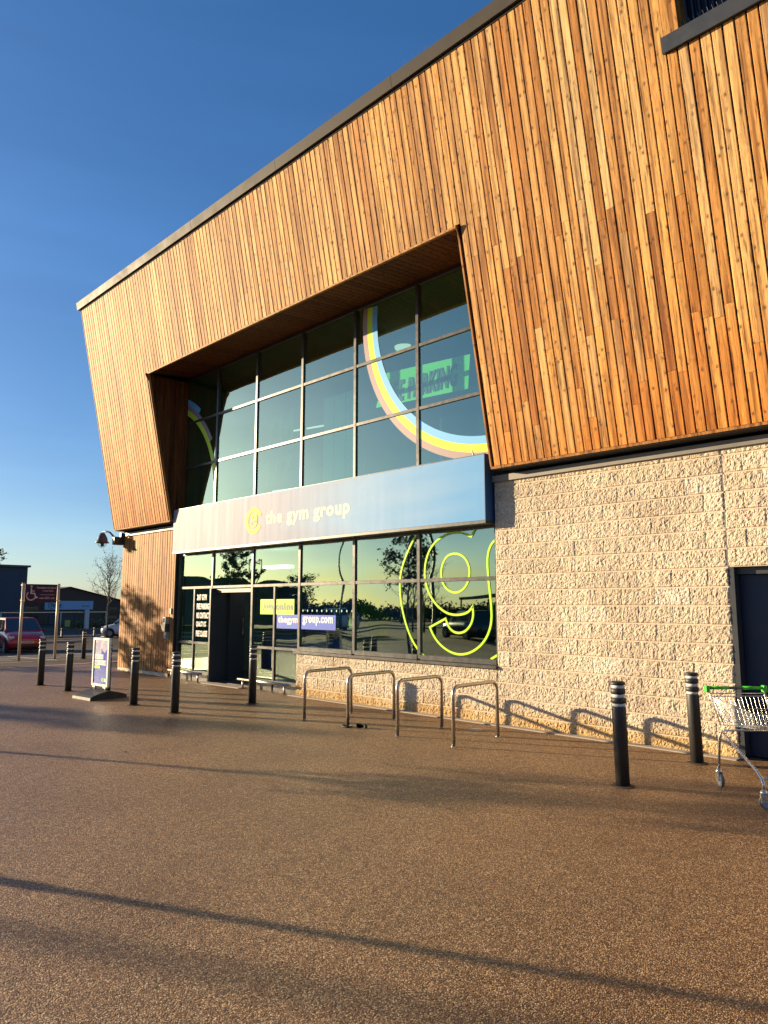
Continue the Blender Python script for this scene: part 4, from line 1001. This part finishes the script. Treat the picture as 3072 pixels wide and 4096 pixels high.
# fallen leaves and grit at the foot of the glazing
lt = BM(); lr = random.Random(3)
for k in range(150):
    x = lr.choice([lr.uniform(-15.9, -14.5), lr.uniform(-12.8, -11.2), lr.uniform(-12.8, -11.2), lr.uniform(-19, -16)]); y = lr.uniform(-.14, -.02); s_ = lr.uniform(.008, .03); a = lr.uniform(0, pi); zz = lr.uniform(.004, .03)
    poly(lt, [(x + s_ * cos(a), y + s_ * sin(a) * .5, zz), (x - s_ * sin(a), y + s_ * .4, zz + lr.uniform(0, .02)), (x - s_ * cos(a), y - s_ * sin(a) * .5, zz), (x + s_ * sin(a), y - s_ * .4, zz * .6)])
for k in range(160):
    x = lr.uniform(-17, 0); y = lr.uniform(-8, -.3); s_ = lr.uniform(.003, .010); a = lr.uniform(0, pi)
    poly(lt, [(x + s_ * cos(a), y + s_ * sin(a), .004), (x - s_ * sin(a) * .6, y + s_ * .6, .008), (x - s_ * cos(a), y - s_ * sin(a), .004), (x + s_ * sin(a) * .6, y - s_ * .6, .003)])
tag(obj('leaf_litter', lt, mat('dry_litter', (.20, .12, .06), .8, var=.4, vscale=30), kind='stuff'), 'dry leaf litter gathered at the foot of the glazing', 'litter')

# ------------------------------------------------------------------ cars
def make_car(label, cat, m, loc, rz, Lc=3.6, Wc=1.6, Hc=1.5, van=False, parts=True):
    t = thing('parked_car', label, cat, loc, rz)
    # local +x is the front; stations: x, half width, z bottom, z shoulder, z top of body
    st = [(-Lc/2, Wc*.42, .34, .62, .86), (-Lc/2+.12, Wc*.475, .24, .66, .93), (-Lc*.25, Wc*.495, .20, .68, .95), (0, Wc*.5, .20, .68, .94), (Lc*.22, Wc*.5, .20, .68, .93), (Lc*.33, Wc*.49, .22, .66, .88), (Lc/2-.28, Wc*.475, .24, .60, .79), (Lc/2-.08, Wc*.43, .26, .54, .67), (Lc/2, Wc*.36, .32, .50, .58)]
    b = BM(); rings = []
    for x, w, zb, zs, zt in st:
        half = [(w * .80, zb), (w * .97, zb + .07), (w, (zb + zs) / 2), (w * .985, zs), (w * .92, zt - .035), (w * .80, zt), (w * .4, zt + .015)]
        rings.append([b.verts.new((x, y, z)) for y, z in half] + [b.verts.new((x, -y, z)) for y, z in half[::-1]])
    for i in range(len(rings) - 1):
        n = len(rings[0])
        for j in range(n): b.faces.new((rings[i][j], rings[i][(j + 1) % n], rings[i + 1][(j + 1) % n], rings[i + 1][j]))
    b.faces.new(rings[0]); b.faces.new(rings[-1][::-1]); bmesh.ops.recalc_face_normals(b, faces=b.faces[:])
    obj('body', b, m, t, True)
    # greenhouse
    zb, zr = .92, Hc
    xr0, xr1, xf1, xf0 = -Lc*.475, -Lc*.40, Lc*.02, Lc*.27
    if van: xr0, xr1, xf1, xf0 = -Lc*.49, -Lc*.48, Lc*.08, Lc*.30
    wb, wt = Wc*.46, Wc*.385
    b = BM(); lo = [(xr0, -wb), (xr0, wb), (xf0, wb), (xf0, -wb)]; hi = [(xr1, -wt), (xr1, wt), (xf1, wt), (xf1, -wt)]
    A = [b.verts.new((x, y, zb)) for x, y in lo]; D_ = [b.verts.new((x, y, zr - .03)) for x, y in hi]
    E_ = [b.verts.new((x * .93 + (xr1 + xf1) / 2 * .07, y * .9, zr)) for x, y in hi]
    for i in range(4):
        j = (i + 1) % 4; b.faces.new((A[i], A[j], D_[j], D_[i])); b.faces.new((D_[i], D_[j], E_[j], E_[i]))
    b.faces.new(E_); b.faces.new(A[::-1]); bmesh.ops.recalc_face_normals(b, faces=b.faces[:])
    obj('roof', b, m, t)
    def win(P, name='window'):
        bb = BM(); poly(bb, P); bmesh.ops.recalc_face_normals(bb, faces=bb.faces[:]); return obj(name, bb, CARGL, t)
    def on(x0, y0, z0, x1, y1, z1, k): return Vector((x0, y0, z0)) * (1 - k) + Vector((x1, y1, z1)) * k
    e = .006
    def frontp(sy, k): p = on(xf0, sy * wb * .93, zb, xf1, sy * wt * .92, zr - .03, k); return p + Vector((e * 1.5, 0, e))
    win([frontp(-1, .05), frontp(1, .05), frontp(1, .95), frontp(-1, .95)], 'windscreen')
    def rearp(sy, k): return on(xr0, sy * wb * .9, zb, xr1, sy * wt * .9, zr - .03, k) + Vector((-e * 1.5, 0, e))
    win([rearp(1, .1), rearp(-1, .1), rearp(-1, .9), rearp(1, .9)], 'rear_window')
    for sy in (-1, 1):
        def sp_(u, k):
            xl = xr0 + .12 + (xf0 - .20 - xr0 - .12) * u; xh = xr1 + .10 + (xf1 - .02 - xr1 - .10) * u
            return on(xl, sy * wb, zb, xh, sy * wt, zr - .03, k) + Vector((0, sy * e, 0))
        for u0, u1 in ((.0, .24), (.27, .60), (.63, 1.0)): 
            if van and u1 < .61: continue
            win([sp_(u0, .08), sp_(u1, .08), sp_(u1, .88), sp_(u0, .88)], 'side_window')
        obj('door_mirror', bevel(bx(xf0 - .32, xf0 - .20, sy * (wb + .11) - .07, sy * (wb + .11) + .07, .92, 1.04), .02, 2), BLACKP, t)
        # head lamps wrap the front corners
        hl = BM(); box(hl, Lc/2 - .30, Lc/2 - .07, sy * Wc * .37 - .10, sy * Wc * .37 + .10, .60, .74); bevel(hl, .035, 2)
        obj('headlight', hl, HEADL, t, True)
        tl = BM(); box(tl, -Lc/2 - .01, -Lc/2 + .10, sy * Wc * .40 - .07, sy * Wc * .40 + .07, .66, .92); obj('tail_light', bevel(tl, .02), mat('red_lamp_lens', (.3, .01, .01), .2) if 'redlens' not in MATS else MATS['redlens'], t)
        for xx in (-Lc*.33, Lc*.335):
            ar = BM(); disc_x(ar, Vector((xx, sy * (Wc*.5 - .09), .31)), .335, .185, 20); obj('wheel_arch', ar, DARK, t)
            wh = BM(); disc_x(wh, Vector((xx, sy * (Wc*.5 - .10), .29)), .29, .21, 22); w_ = obj('wheel', wh, RUBBER, t)
            rm = BM(); disc_x(rm, Vector((xx, sy * (Wc*.5 - .095), .29)), .185, .212, 18)
            obj('rim', rm, ALLOY, w_)
            hole = BM()
            for q in range(6):
                a = q * pi / 3; disc_x(hole, Vector((xx + .115 * cos(a), sy * (Wc*.5 - .095), .29 + .115 * sin(a))), .034, .2135, 8)
            obj('rim_opening', hole, DARK, w_)
    obj('grille', bevel(bx(Lc/2 - .10, Lc/2 + .012, -Wc*.24, Wc*.24, .585, .60), .004), STEEL, t)
    obj('number_plate', bx(Lc/2 - .04, Lc/2 + .03, -.25, .25, .44, .54), PLATE, t)
    obj('lower_intake', bevel(bx(Lc/2 - .10, Lc/2 + .008, -Wc*.32, Wc*.32, .30, .42), .01), BLACKP, t)
    b = BM(); box(b, -Lc/2 + .3, Lc/2 - .3, -Wc*.36, Wc*.36, .14, .3); obj('underbody', b, DARK, t)
    return t
MATS['redlens'] = mat('red_lamp_lens', (.3, .01, .01), .2)
rc = make_car('red hatchback parked facing the camera behind the disabled parking sign', 'car', REDCAR, (-34.2, 2.55, zg(-34.3)), R(-8))
nlet = obj('plate_lettering', text_bm('WG10 GET', 0, .42, 0, .06, 0, .02), NAVYT, rc); nlet.rotation_euler = (0, 0, pi / 2); nlet.location = (1.835, -.21, .46)
make_car('white van partly hidden behind the timber corner', 'van', WHITECAR, (-46.2, 13.95, -.45), R(222), 4.3, 1.8, 1.8, True)
make_car('red car only just showing behind the timber corner', 'car', REDCAR, (-38.2, 11.35, zg(-38.2)), R(140))
def dupc(src, loc, rz, label, m=None):
    c = copy_tree(src); c.location = loc; c.rotation_euler = (0, 0, rz); c['label'] = label
    if m:
        for ch in c.children:
            if ch.name.split('.')[0] in ('body', 'roof'):
                ch.data = ch.data.copy(); ch.data.materials[0] = m
    return c
for lo, rz, lb, m_ in (((-16.5, -17.5, 0), R(200), 'dark blue car parked off-view, reflected in the right-hand glazing', BLUECAR), ((-22, -19.0, 0), R(205), 'dark car parked off-view, reflected in the middle glazing', BLUECAR),
    ((-36, -22, 0), R(180), 'pale car parked off-view, reflected far off in the glazing', WHITECAR)): 
    dupc(rc, lo, rz, lb, m_)

# ------------------------------------------------------------------ trees
def leafcloud(bm, pts, rng, n, spread, size):
    for _ in range(n):
        p = Vector(rng.choice(pts)) + Vector((rng.gauss(0, spread), rng.gauss(0, spread), rng.gauss(0, spread)))
        a = Vector((rng.gauss(0, 1), rng.gauss(0, 1), rng.gauss(0, 1))).normalized(); b_ = a.orthogonal().normalized(); c_ = a.cross(b_)
        s_ = size * rng.uniform(.6, 1.3)
        bm.faces.new([bm.verts.new(p + b_ * s_), bm.verts.new(p + c_ * s_ * .6), bm.verts.new(p - b_ * s_), bm.verts.new(p - c_ * s_ * .6)])
def make_tree(label, loc, H_, crown0, rad, seed, leaves=1500, lsize=.05, leafm=LEAFD, tr=.07, levels=3, nb=14, group=None, up=.75):
    rng = random.Random(seed); t = thing('street_tree', label, 'tree', (loc[0], loc[1], zg(loc[0]) if loc[2] == 0 else loc[2]), 0, group)
    tb = BM(); P = [(0, 0, -.1)]; n = 7
    for i in range(1, n + 1): P.append((rng.gauss(0, .012) * i, rng.gauss(0, .012) * i, H_ * i / n * .97))
    tube(tb, P, tr, 8, r2=tr * .12); obj('trunk', tb, BARK, t, True)
    br = BM(); tips = []
    def grow(p, d, ln, r, lv):
        q = [p]; dd = d.copy(); k = 4
        for i in range(k):
            dd = (dd + Vector((rng.gauss(0, .16), rng.gauss(0, .16), rng.gauss(.06, .12)))).normalized(); q.append(q[-1] + dd * ln / k)
        tube(br, q, r, 4 if lv > 1 else 5, r2=r * .35, cap=False)
        tips.append(q[-1]); tips.append(q[-2])
        if lv < levels:
            for i in range(3 if lv == 1 else 4):
                s_ = q[rng.randint(1, k)]; e = (dd + Vector((rng.gauss(0, .7), rng.gauss(0, .7), rng.gauss(.1, .4)))).normalized(); grow(s_, e, ln * rng.uniform(.4, .62), r * .5, lv + 1)
    for i in range(nb):
        z = crown0 + (H_ - crown0) * (i / nb) ** 1.1 * .9; k = (z - crown0) / (H_ - crown0); a = i * 2.4 + rng.uniform(-.4, .4)
        ln = rad * (1.05 - .62 * k) * rng.uniform(.8, 1.1)
        grow(Vector((0, 0, z)), Vector((cos(a), sin(a), up + .6 * k)).normalized(), ln, tr * .42 * (1 - .5 * k), 1)
    obj('branches', br, BARK, t)
    if leaves:
        lb_ = BM(); leafcloud(lb_, tips, rng, leaves, .10, lsize); o = obj('crown', lb_, leafm, t)
    return t
make_tree('slender young tree with sparse buds near the building corner', (-46.6, 12.1, 0), 5.3, 2.1, 1.75, 3, leaves=700, lsize=.035, tr=.07, nb=22, levels=3, up=1.0)
make_tree('small tree left of view shading the lower timber wall', (-28.5, -5.3, 0), 4.3, 1.3, 1.05, 8, leaves=2200, lsize=.07, tr=.07, nb=16)
make_tree('conical dark tree reflected in the glazing above the entrance', (-41.5, -18.4, 0), 7.4, 1.2, 1.7, 12, leaves=4200, lsize=.11, tr=.10, nb=26, up=.35)
make_tree('leafy young tree reflected left of the green letter', (-17.0, -9.4, 0), 5.6, 2.0, 1.05, 21, leaves=2000, lsize=.07, tr=.06, nb=16, up=.9)
make_tree('spreading tree reflected beside the entrance', (-41, -23.5, 0), 3.9, 1.0, 1.5, 33, leaves=1500, lsize=.09, tr=.09, nb=16)
make_tree('bare tree reflected behind the lamp posts', (-36, -31, 0), 6.0, 1.5, 2.4, 41, leaves=300, lsize=.06, tr=.10, nb=18)
make_tree('bare thin tree reflected in the far right glazing', (-22, -33, 0), 4.6, 1.2, 2.0, 52, leaves=300, lsize=.06, tr=.09, nb=16)
# continuous far tree line behind and to the left of the camera
tl = BM(); tr_ = random.Random(77); pts = []
for k in range(330):
    a = R(165 + 120 * k / 330); rr = 95 + 18 * noise.noise(Vector((k * .07, 0, 0))); hgt = 1.7 + .6 * noise.noise(Vector((k * .09, 3, 0)))
    for q in range(3): pts.append((rr * cos(a), -8 + rr * sin(a), hgt * tr_.uniform(.05, .85)))
leafcloud(tl, pts, tr_, 42000, .55, .30)
tag(obj('treeline', tl, LEAFD, kind='stuff'), 'far dark tree line closing the car park, seen in the glass', 'tree line')

# ------------------------------------------------------------------ lamp posts
def lamp(label, x, y, h, rz, r=.06, grp='car park lamp posts'):
    t = thing('street_lamp', label, 'lamp post', (x, y, 0), rz, grp)
    obj('pole', tube(BM(), [(0, 0, 0), (0, 0, 1.0), (0, 0, 1.02), (0, 0, h)], [r * 1.35, r * 1.35, r, r * .8], 12), mat('lamp_grey_green', (.07, .09, .085), .5) if 'lamp' not in MATS else MATS['lamp'], t, True)
    obj('arm', tube(BM(), [(0, 0, h - .05), (.15, 0, h), (.9, 0, h + .04)], .03, 8), STEEL, t, True); obj('lamp_head', bevel(bx(.75, 1.35, -.14, .14, h - .02, h + .09), .03), GREY, t)
MATS['lamp'] = mat('lamp_grey_green', (.07, .09, .085), .5)
lamp('slim lamp post left of view casting the thin shadow across the paving', -9.5, -9.23, 6.0, R(190), .045)
lamp('tall lamp post reflected inside the counter of the green letter', -26, -20.8, 9.0, R(20), .11)
lamp('tall lamp post reflected right of the door', -34, -21.5, 8.5, R(-60), .08)
lamp('lamp post reflected in the middle glazing', -45, -39, 5.9, R(30))
lamp('lamp post reflected above the entrance', -50, -26, 5.6, R(-150))
lamp('lamp post reflected inside the green letter pane', -31, -46, 5.6, R(150))
# low building behind the camera (reflected)
LB = thing('retail_unit', 'low dark retail unit reflected in the leftmost glazing', 'building', (-62, -20, 0))
b_ = BM(); vs = [(-8, -14, 0), (8, -14, 0), (8, 12, 0), (-8, 12, 0), (-8, -14, 3.2), (8, -14, 3.2), (8, 12, 5.0), (-8, 12, 5.0)]
v = [b_.verts.new(p) for p in vs]
for f in ((0,3,2,1),(4,5,6,7),(0,1,5,4),(1,2,6,5),(2,3,7,6),(3,0,4,7)): b_.faces.new([v[i] for i in f])
obj('wall', b_, SHEDM, LB); obj('door', bx(8.01, 8.06, -4, -1, 0, 2.6), SHEDD, LB); obj('window', bx(8.01, 8.05, 2, 6, 1, 2.4), CARGL, LB)
SH = thing('trolley_shelter', 'low trolley shelter with dark green roof reflected in the glazing', 'shelter', (-24.5, -25.5, 0), R(20))
GS = mat('dark_green_roof', (.012, .05, .03), .4)
obj('shelter_roof', bevel(bx(-3, 3, -1.3, 1.3, 2.25, 2.45), .02), GS, SH)
for xx in (-2.9, 2.9):
    for yy in (-1.2, 1.2): obj('post', lathe(BM(), [(.05, 0), (.05, 2.25)], 10, (xx, yy, 0)), STEEL, SH)
obj('side_panel', bx(-2.9, 2.9, -1.22, -1.20, .3, 1.9), GLASS, SH)

# ------------------------------------------------------------------ background left
GB = thing('warehouse', 'dark grey flat-roofed warehouse with blue door at the left edge', 'building', (-80, 18.2, -.5), R(0))
obj('wall', bx(-30, 0, -40, 0, 0, 6.15), SHEDM, GB); obj('loading_door', bx(.02, .10, -34, -.75, 0, 5.6), SHEDD, GB)
obj('roof', bx(-30.1, .3, -40.2, .2, 6.16, 6.36), GREY, GB); obj('wall_lamp', bevel(bx(.11, .3, -3.3, -2.9, 2.7, 2.85), .02), WHITEV, GB)
ST = thing('office_building', 'low brown brick building with hipped roof and a pale blue signboard', 'building', (-84, 25.9, -.5), R(0))
obj('wall', bx(-10, 0, -9, 14, 0, 2.75), BRICKM, ST)
b_ = BM()
def quad(*P): b_.faces.new([b_.verts.new(p) for p in P])
# gabled front: ridge at y=-1.6
quad((.4, -9.4, 2.45), (.4, -1.7, 4.3), (-10, -1.7, 4.3), (-10, -9.4, 2.45)); quad((.4, -1.7, 4.3), (.4, 6.0, 2.45), (-10, 6.0, 2.45), (-10, -1.7, 4.3)); quad((.4, 6.0, 2.45), (.4, 14.3, 2.45), (-10, 14.3, 2.80), (-10, 6.0, 2.80))
obj('roof', b_, ROOFM, ST)
b_ = BM(); b_.faces.new([b_.verts.new(p) for p in ((.01, -9, 2.5), (.01, 5.7, 2.5), (.01, -1.7, 4.2))]); obj('gable', b_, BRICKM, ST)
sbd = obj('signboard', bx(.06, .12, -4.35, 1.15, 1.67, 2.66), SIGNB, ST)
sx_ = mat('dark_navy_print', (.01, .02, .05), .5)
o = obj('lettering', text_bm('Steer', 0, 1.3, 0, .42, 0, .03), sx_, sbd); o.rotation_euler = (0, 0, pi / 2); o.location = (.14, -3.75, 2.0)
o = obj('lettering', text_bm('AUTOMOTIVE', 0, .9, 0, .07, 0, .01), sx_, sbd); o.rotation_euler = (0, 0, pi / 2); o.location = (.14, -3.3, 1.86)
o = obj('lettering', text_bm('Norwich', 0, .85, 0, .16, 0, .02), sx_, sbd); o.rotation_euler = (0, 0, pi / 2); o.location = (.14, -.15, 2.0)
o = obj('logo_ring', arc_band(BM(), 0, 0, .34, .40, 40, 320, 0, 40), sx_, sbd); o.rotation_euler = (0, 0, pi / 2); o.location = (.14, -3.6, 2.18)
for yy, ww, zz in ((-7.6, 2.6, 2.0), (2.6, 1.5, 1.9), (5.5, 1.2, 1.2)): obj('window', bx(.02, .06, yy, yy + ww, .3 if ww > 2 else .6, zz), CARGL, ST)
obj('roller_door', bx(.02, .08, -3.8, -.6, 0, .98), SHEDM, ST)
# security fence of welded mesh panels
FN = thing('mesh_fence', 'tall dark green welded mesh security fence across the car park', 'fence', (-64, 14, -.5))
y = -12.0
while y < 22:
    obj('post', bx(-.04, .04, y - .03, y + .03, 0, 1.6), MESHG, FN)
    pm = BM()
    for k in range(13): tube(pm, [(0, y + .03 + k * .2, .05), (0, y + .03 + k * .2, 1.55)], .007, 3, cap=False)
    for k in range(6): tube(pm, [(.01, y + .03, .1 + k * .26), (.01, y + 2.45, .1 + k * .26)], .007, 3, cap=False)
    obj('mesh_panel', pm, MESHG, FN); y += 2.5
GT = thing('yard_gate', 'pale framed yard gate post and rail section in the mesh fence', 'gate', (-63.6, 14.0, -.5))
for yy in (-3.2, 1.6, 5.6): obj('gate_post', tube(BM(), [(0, yy, 0), (0, yy, 1.65)], .05, 8), POSTM, GT, True)
obj('gate_rail', bx(-.02, .02, -3.2, 5.6, 1.56, 1.62), STEEL, GT)
tag(obj('gate_cabinet', bx(-63.5, -63.3, 17.6, 17.95, -.5, 1.3), mat('white_cabinet', (.5, .5, .48), .5)), 'narrow pale gate pillar standing in the mesh fence', 'pillar')
nt_ = tag(obj('site_notice', bx(-63.7, -63.65, 16.0, 16.45, -.15, .4), mat('yellow_notice', (.35, .33, .05), .5)), 'small yellow notice fixed low on the mesh fence', 'notice')
hg = BM(); leafcloud(hg, [(-66 + rnd.uniform(-.5, .5), y_, z_) for y_ in [i * .3 + 17.6 for i in range(40)] for z_ in (-.3, -.1, .05)], rnd, 3500, .16, .10)
tag(obj('garden_hedge', hg, LEAFY, kind='stuff'), 'clipped olive hedge behind the mesh fence', 'hedge')
# knee rail along the far kerb
KR = thing('knee_rail', 'low dark knee rail on stout posts along the car park kerb', 'railing', (-49.2, 0, -.45))
y = -14.0
while y < 24: obj('post', bx(-.06, .06, y - .06, y + .06, 0, .62), SHEDM, KR); y += 2.2
obj('rail', bx(-.03, .03, -14, 24, .48, .56), SHEDM, KR)
rtl = BM(); pts = []
for k in range(200):
    y_ = -70 + k * .9
    if -26 < y_ < 8 and False: continue
    hgt = 1.7 + .8 * noise.noise(Vector((k * .06, 9, 0)))
    pts += [(-150 + rnd.uniform(-3, 3), y_, hgt * rnd.uniform(.1, 1)) for _ in range(3)]
leafcloud(rtl, pts, rnd, 7000, .7, .32)
tag(obj('treeline', rtl, LEAFD, kind='stuff'), 'low strip of distant trees behind the far buildings', 'tree line')
MA = thing('radio_mast', 'distant lattice radio mast above the brown roof', 'mast', (-230, 95.8, -.5))
for k, (dy, h_) in enumerate(((-.8, 8.8), (0, 9.9), (.8, 9.9))):
    obj('mast_leg', tube(BM(), [(0, dy * 1.4, 0), (0, dy * .9, h_)], .09, 5, r2=.05), mat('pale_mast_steel', (.3, .3, .32), .6) if 'mast' not in MATS else MATS['mast'], MA)
mb = BM()
for k in range(14): tube(mb, [(0, -1.1, 3 + k * .5), (0, 1.1, 3.4 + k * .5)], .04, 4); tube(mb, [(0, 1.1, 3 + k * .5), (0, -1.1, 3.4 + k * .5)], .04, 4)
obj('mast_bracing', mb, mat('mast_bracing_steel', (.3, .3, .32), .6), MA)
make_tree('leafy crown showing above the grey warehouse roof', (-112, 24, 0), 9.7, 3.0, 3.0, 61, leaves=2500, lsize=.14, tr=.14, nb=14)
CLD = None
print('planks', npl, 'blocks', len([o for o in C.objects if o.name.startswith('block')]))
